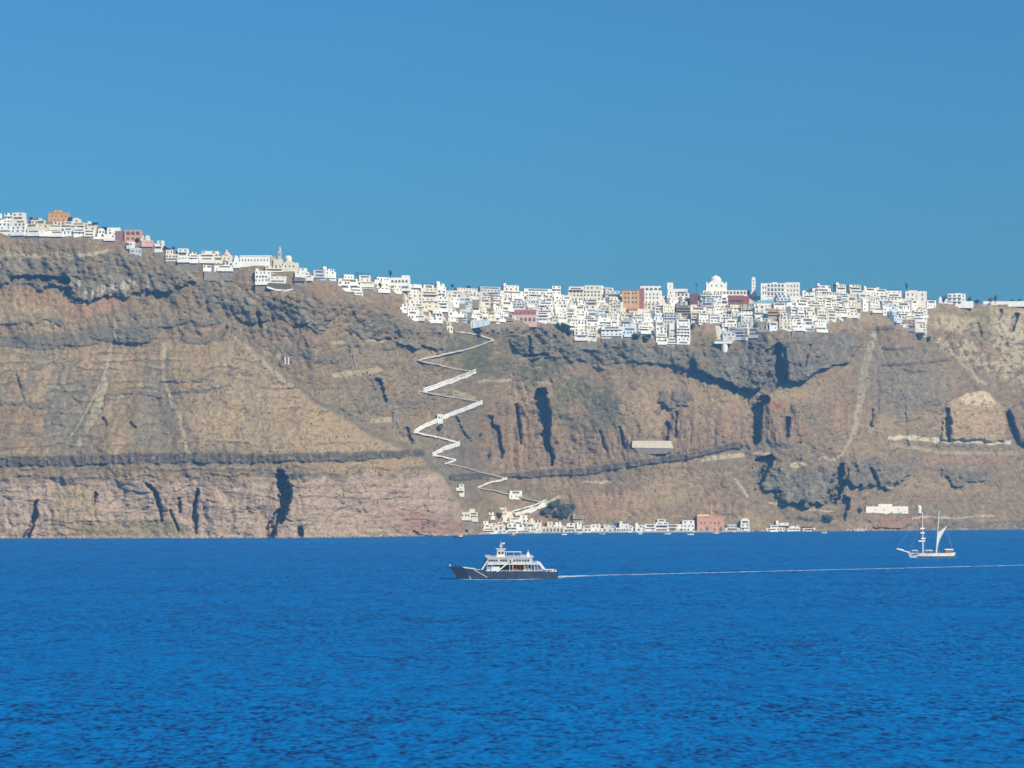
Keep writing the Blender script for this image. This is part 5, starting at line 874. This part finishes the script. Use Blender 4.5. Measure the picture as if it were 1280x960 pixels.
for a, b_ in ((1137.5, 1146), (1155.5, 1165)): t.part('awning', extrude_xz([(fx(a), fz(688.4)), (fx(b_), fz(688.4)), (fx(b_)-.4, fz(687.4)), (fx(a)+.4, fz(687.4))], -1.8, 1.8), CANVAS); t.part('awning_post', join_vf(*[beam_vf((fx(q), y, fz(692)), (fx(q), y, fz(688.4)), .05) for q in (a+.5, b_-.5) for y in (-1.6, 1.6)]), SPAR)
for a, b_ in (((1152.4, 641), (1119, 686)), ((1152.4, 641), (1171, 667)), ((1174.3, 639), (1153, 667)), ((1174.3, 639), (1193.5, 690)), ((1152.5, 655), (1134, 690)), ((1185, 657.6), (1192, 690))): t.part('stay', beam_vf((fx(a[0]), 0, fz(a[1])), (fx(b_[0]), 0, fz(b_[1])), .04, 4), GREYM)
for px, mx_ in ((1153, 1152.6), (1171, 1173)):
    for sy in (-1, 1): t.part('shroud', beam_vf((fx(px+1.5), sy*2.6, fz(692)), (fx(mx_), sy*.2, fz(660)), .04, 4), GREYM)
t.part('rail', join_vf(*[beam_vf((fx(1140), sy*2.6, fz(690)), (fx(1192), sy*2.5, fz(690)), .05) for sy in (-1, 1)]), TEAK)
t.tag('white two-masted schooner with a long bowsprit and one raised sail', 'sailing ship')
foam('bow_wave', [(1134, 697.4), (1165, 697.7), (1196, 697.2)], [.8, 1, 1.2], 'thin foam along the waterline of the schooner', 12, 1.6)
# ================================================================ small boats at the quay
def boat(px, py, L_, col, label, cabin=True, yaw=0.0):
    Y_ = CAMH*F/(py-HZN); b_ = Thing('small_boat', px, py, Y=Y_, yaw=yaw); h = L_*.15
    b_.part('hull', hull_vf([(-L_*.42, -L_*.5, .05, .12, h*1.3), (-L_*.3, -L_*.32, L_*.09, L_*.13, h*1.1), (0, 0, L_*.14, L_*.17, h), (L_*.5, L_*.5, L_*.12, L_*.15, h)], -.4), paint('boat_'+str(col), col, .5))
    b_.part('thwart', box_vf(-L_*.1, L_*.05, -L_*.14, L_*.14, h*.95, h*1.1), WOOD)
    if cabin: b_.part('cabin', block_vf(-L_*.02, L_*.3, -L_*.1, L_*.1, h*.9, h*.9+1.7, .1), SHIPW); b_.part('cabin_window', box_vf(L_*.03, L_*.24, -L_*.1-.03, -L_*.1-.005, h*.9+.8, h*.9+1.35), GLASS)
    b_.tag(label, 'boat')
boat(573.5, 673, 10, (.05, .05, .06), 'small dark workboat with a pale cabin off the pink tuff wall', True, .2); boat(834, 667.8, 7, (.78, .78, .76), 'white open motorboat off the two-storey harbour houses', False); boat(863, 668.6, 6.5, (.78, .78, .76), 'little white dinghy moored off the big white harbour house', False, .3); boat(916, 667, 8, (.04, .06, .10), 'dark moored boat just beyond the brick red hall', True); boat(752, 668, 6, (.70, .70, .68), 'small pale boat moored off the long white harbour house', False, -.4); boat(705, 668.6, 6, (.76, .76, .74), 'small white boat moored off the cream boathouse', False, .6); boat(722, 668.4, 8, (.10, .25, .40), 'blue boat with a white cabin moored beyond the boathouse', True, .1); boat(800, 667.6, 5.5, (.74, .74, .72), 'tiny white tender moored off the low white harbour houses', False, .9); boat(894, 667.2, 7, (.76, .75, .72), 'white boat with a cabin moored below the brick red hall', True, -.3); boat(1030, 666.4, 6, (.72, .72, .70), 'pale open boat alone off the low shore', False, .2); boat(640, 669.6, 7, (.30, .12, .08), 'small reddish brown boat moored off the first quay houses', True, .5)
# ================================================================ labels for the houses
def cap(s): return ' '.join(s.split()[:16])
for hdat in HOUSES:
    z = hdat['zone']; lvl = ''
    if '|' in z: lvl, z = z.split('|')
    else: z = ('on the ' if not z.startswith('harbour') else 'at the ')+z
    size = 'wide ' if hdat['w'] > 15.5 else ('narrow ' if hdat['w'] < 9 else '')
    core = f"{(lvl+' ') if lvl else ''}{size}{SAY[hdat['col']]} {NUM.get(hdat['n'], 'tall')}-storey house"; wn_ = hdat['nwin']
    bits = [f"{NUM.get(min(wn_, 12), 'many')} {'arched' if hdat['arch'] else 'square'} windows" if wn_ > 1 else None]+hdat['feats'][:2]; bits = [b_ for b_ in bits if b_]
    while True:
        lab = ', '.join([core]+bits)+', '+z
        if len(lab.split()) <= 16 or not bits: break
        bits.pop()
    hdat['lab'] = cap(lab); hdat['core'] = (core, z)
    tag(hdat['t'].root, cap(lab), 'house', 'houses: '+z if '|' not in hdat['zone'] else 'houses of the town '+z)

by = {}
for hdat in HOUSES: by.setdefault(hdat['lab'], []).append(hdat)
for lab, hs in by.items():
    if len(hs) < 2: continue
    hs.sort(key=lambda q: q['t'].root.location.z)
    for i, hdat in enumerate(hs):
        rank = ('lower' if i == 0 else 'higher')+' of two' if len(hs) == 2 else ('lowest', 'middle', 'second highest', 'highest')[i if i < len(hs)-1 else 3]+' of '+NUM.get(len(hs), 'several')
        words = (lab+', '+rank).split()
        if len(words) > 16: words = (hdat['core'][0]+', '+hdat['core'][1]+', '+rank+' alike').split()[:16]
        hdat['t'].root['label'] = ' '.join(words)
# ---------------------------------------------------------------- haze
hz, n, l, b = new_mat('sea_haze'); n.remove(b)
pv = n.new('ShaderNodeVolumePrincipled'); pv.inputs['Color'].default_value = (.20, .54, 1, 1); pv.inputs['Density'].default_value = .00012; pv.inputs['Anisotropy'].default_value = .0
l.new(pv.outputs[0], n['Material Output'].inputs['Volume'])
me = bpy.data.meshes.new('haze'); a = 26000.0; zt, zb = 330.0, -8.0
me.from_pydata([(x, y, z) for z in (zb, zt) for x, y in ((-a, -a), (a, -a), (a, a), (-a, a))], [], [(3, 2, 1, 0), (4, 5, 6, 7), (0, 1, 5, 4), (1, 2, 6, 5), (2, 3, 7, 6), (3, 0, 4, 7)])
me.materials.append(hz); hazeo = bpy.data.objects.new('haze', me); COL.objects.link(hazeo); hazeo['kind'] = 'stuff'; hazeo['label'] = 'thin blue sea haze in the air'; hazeo['category'] = 'haze'
print('script', time.time()-T0)
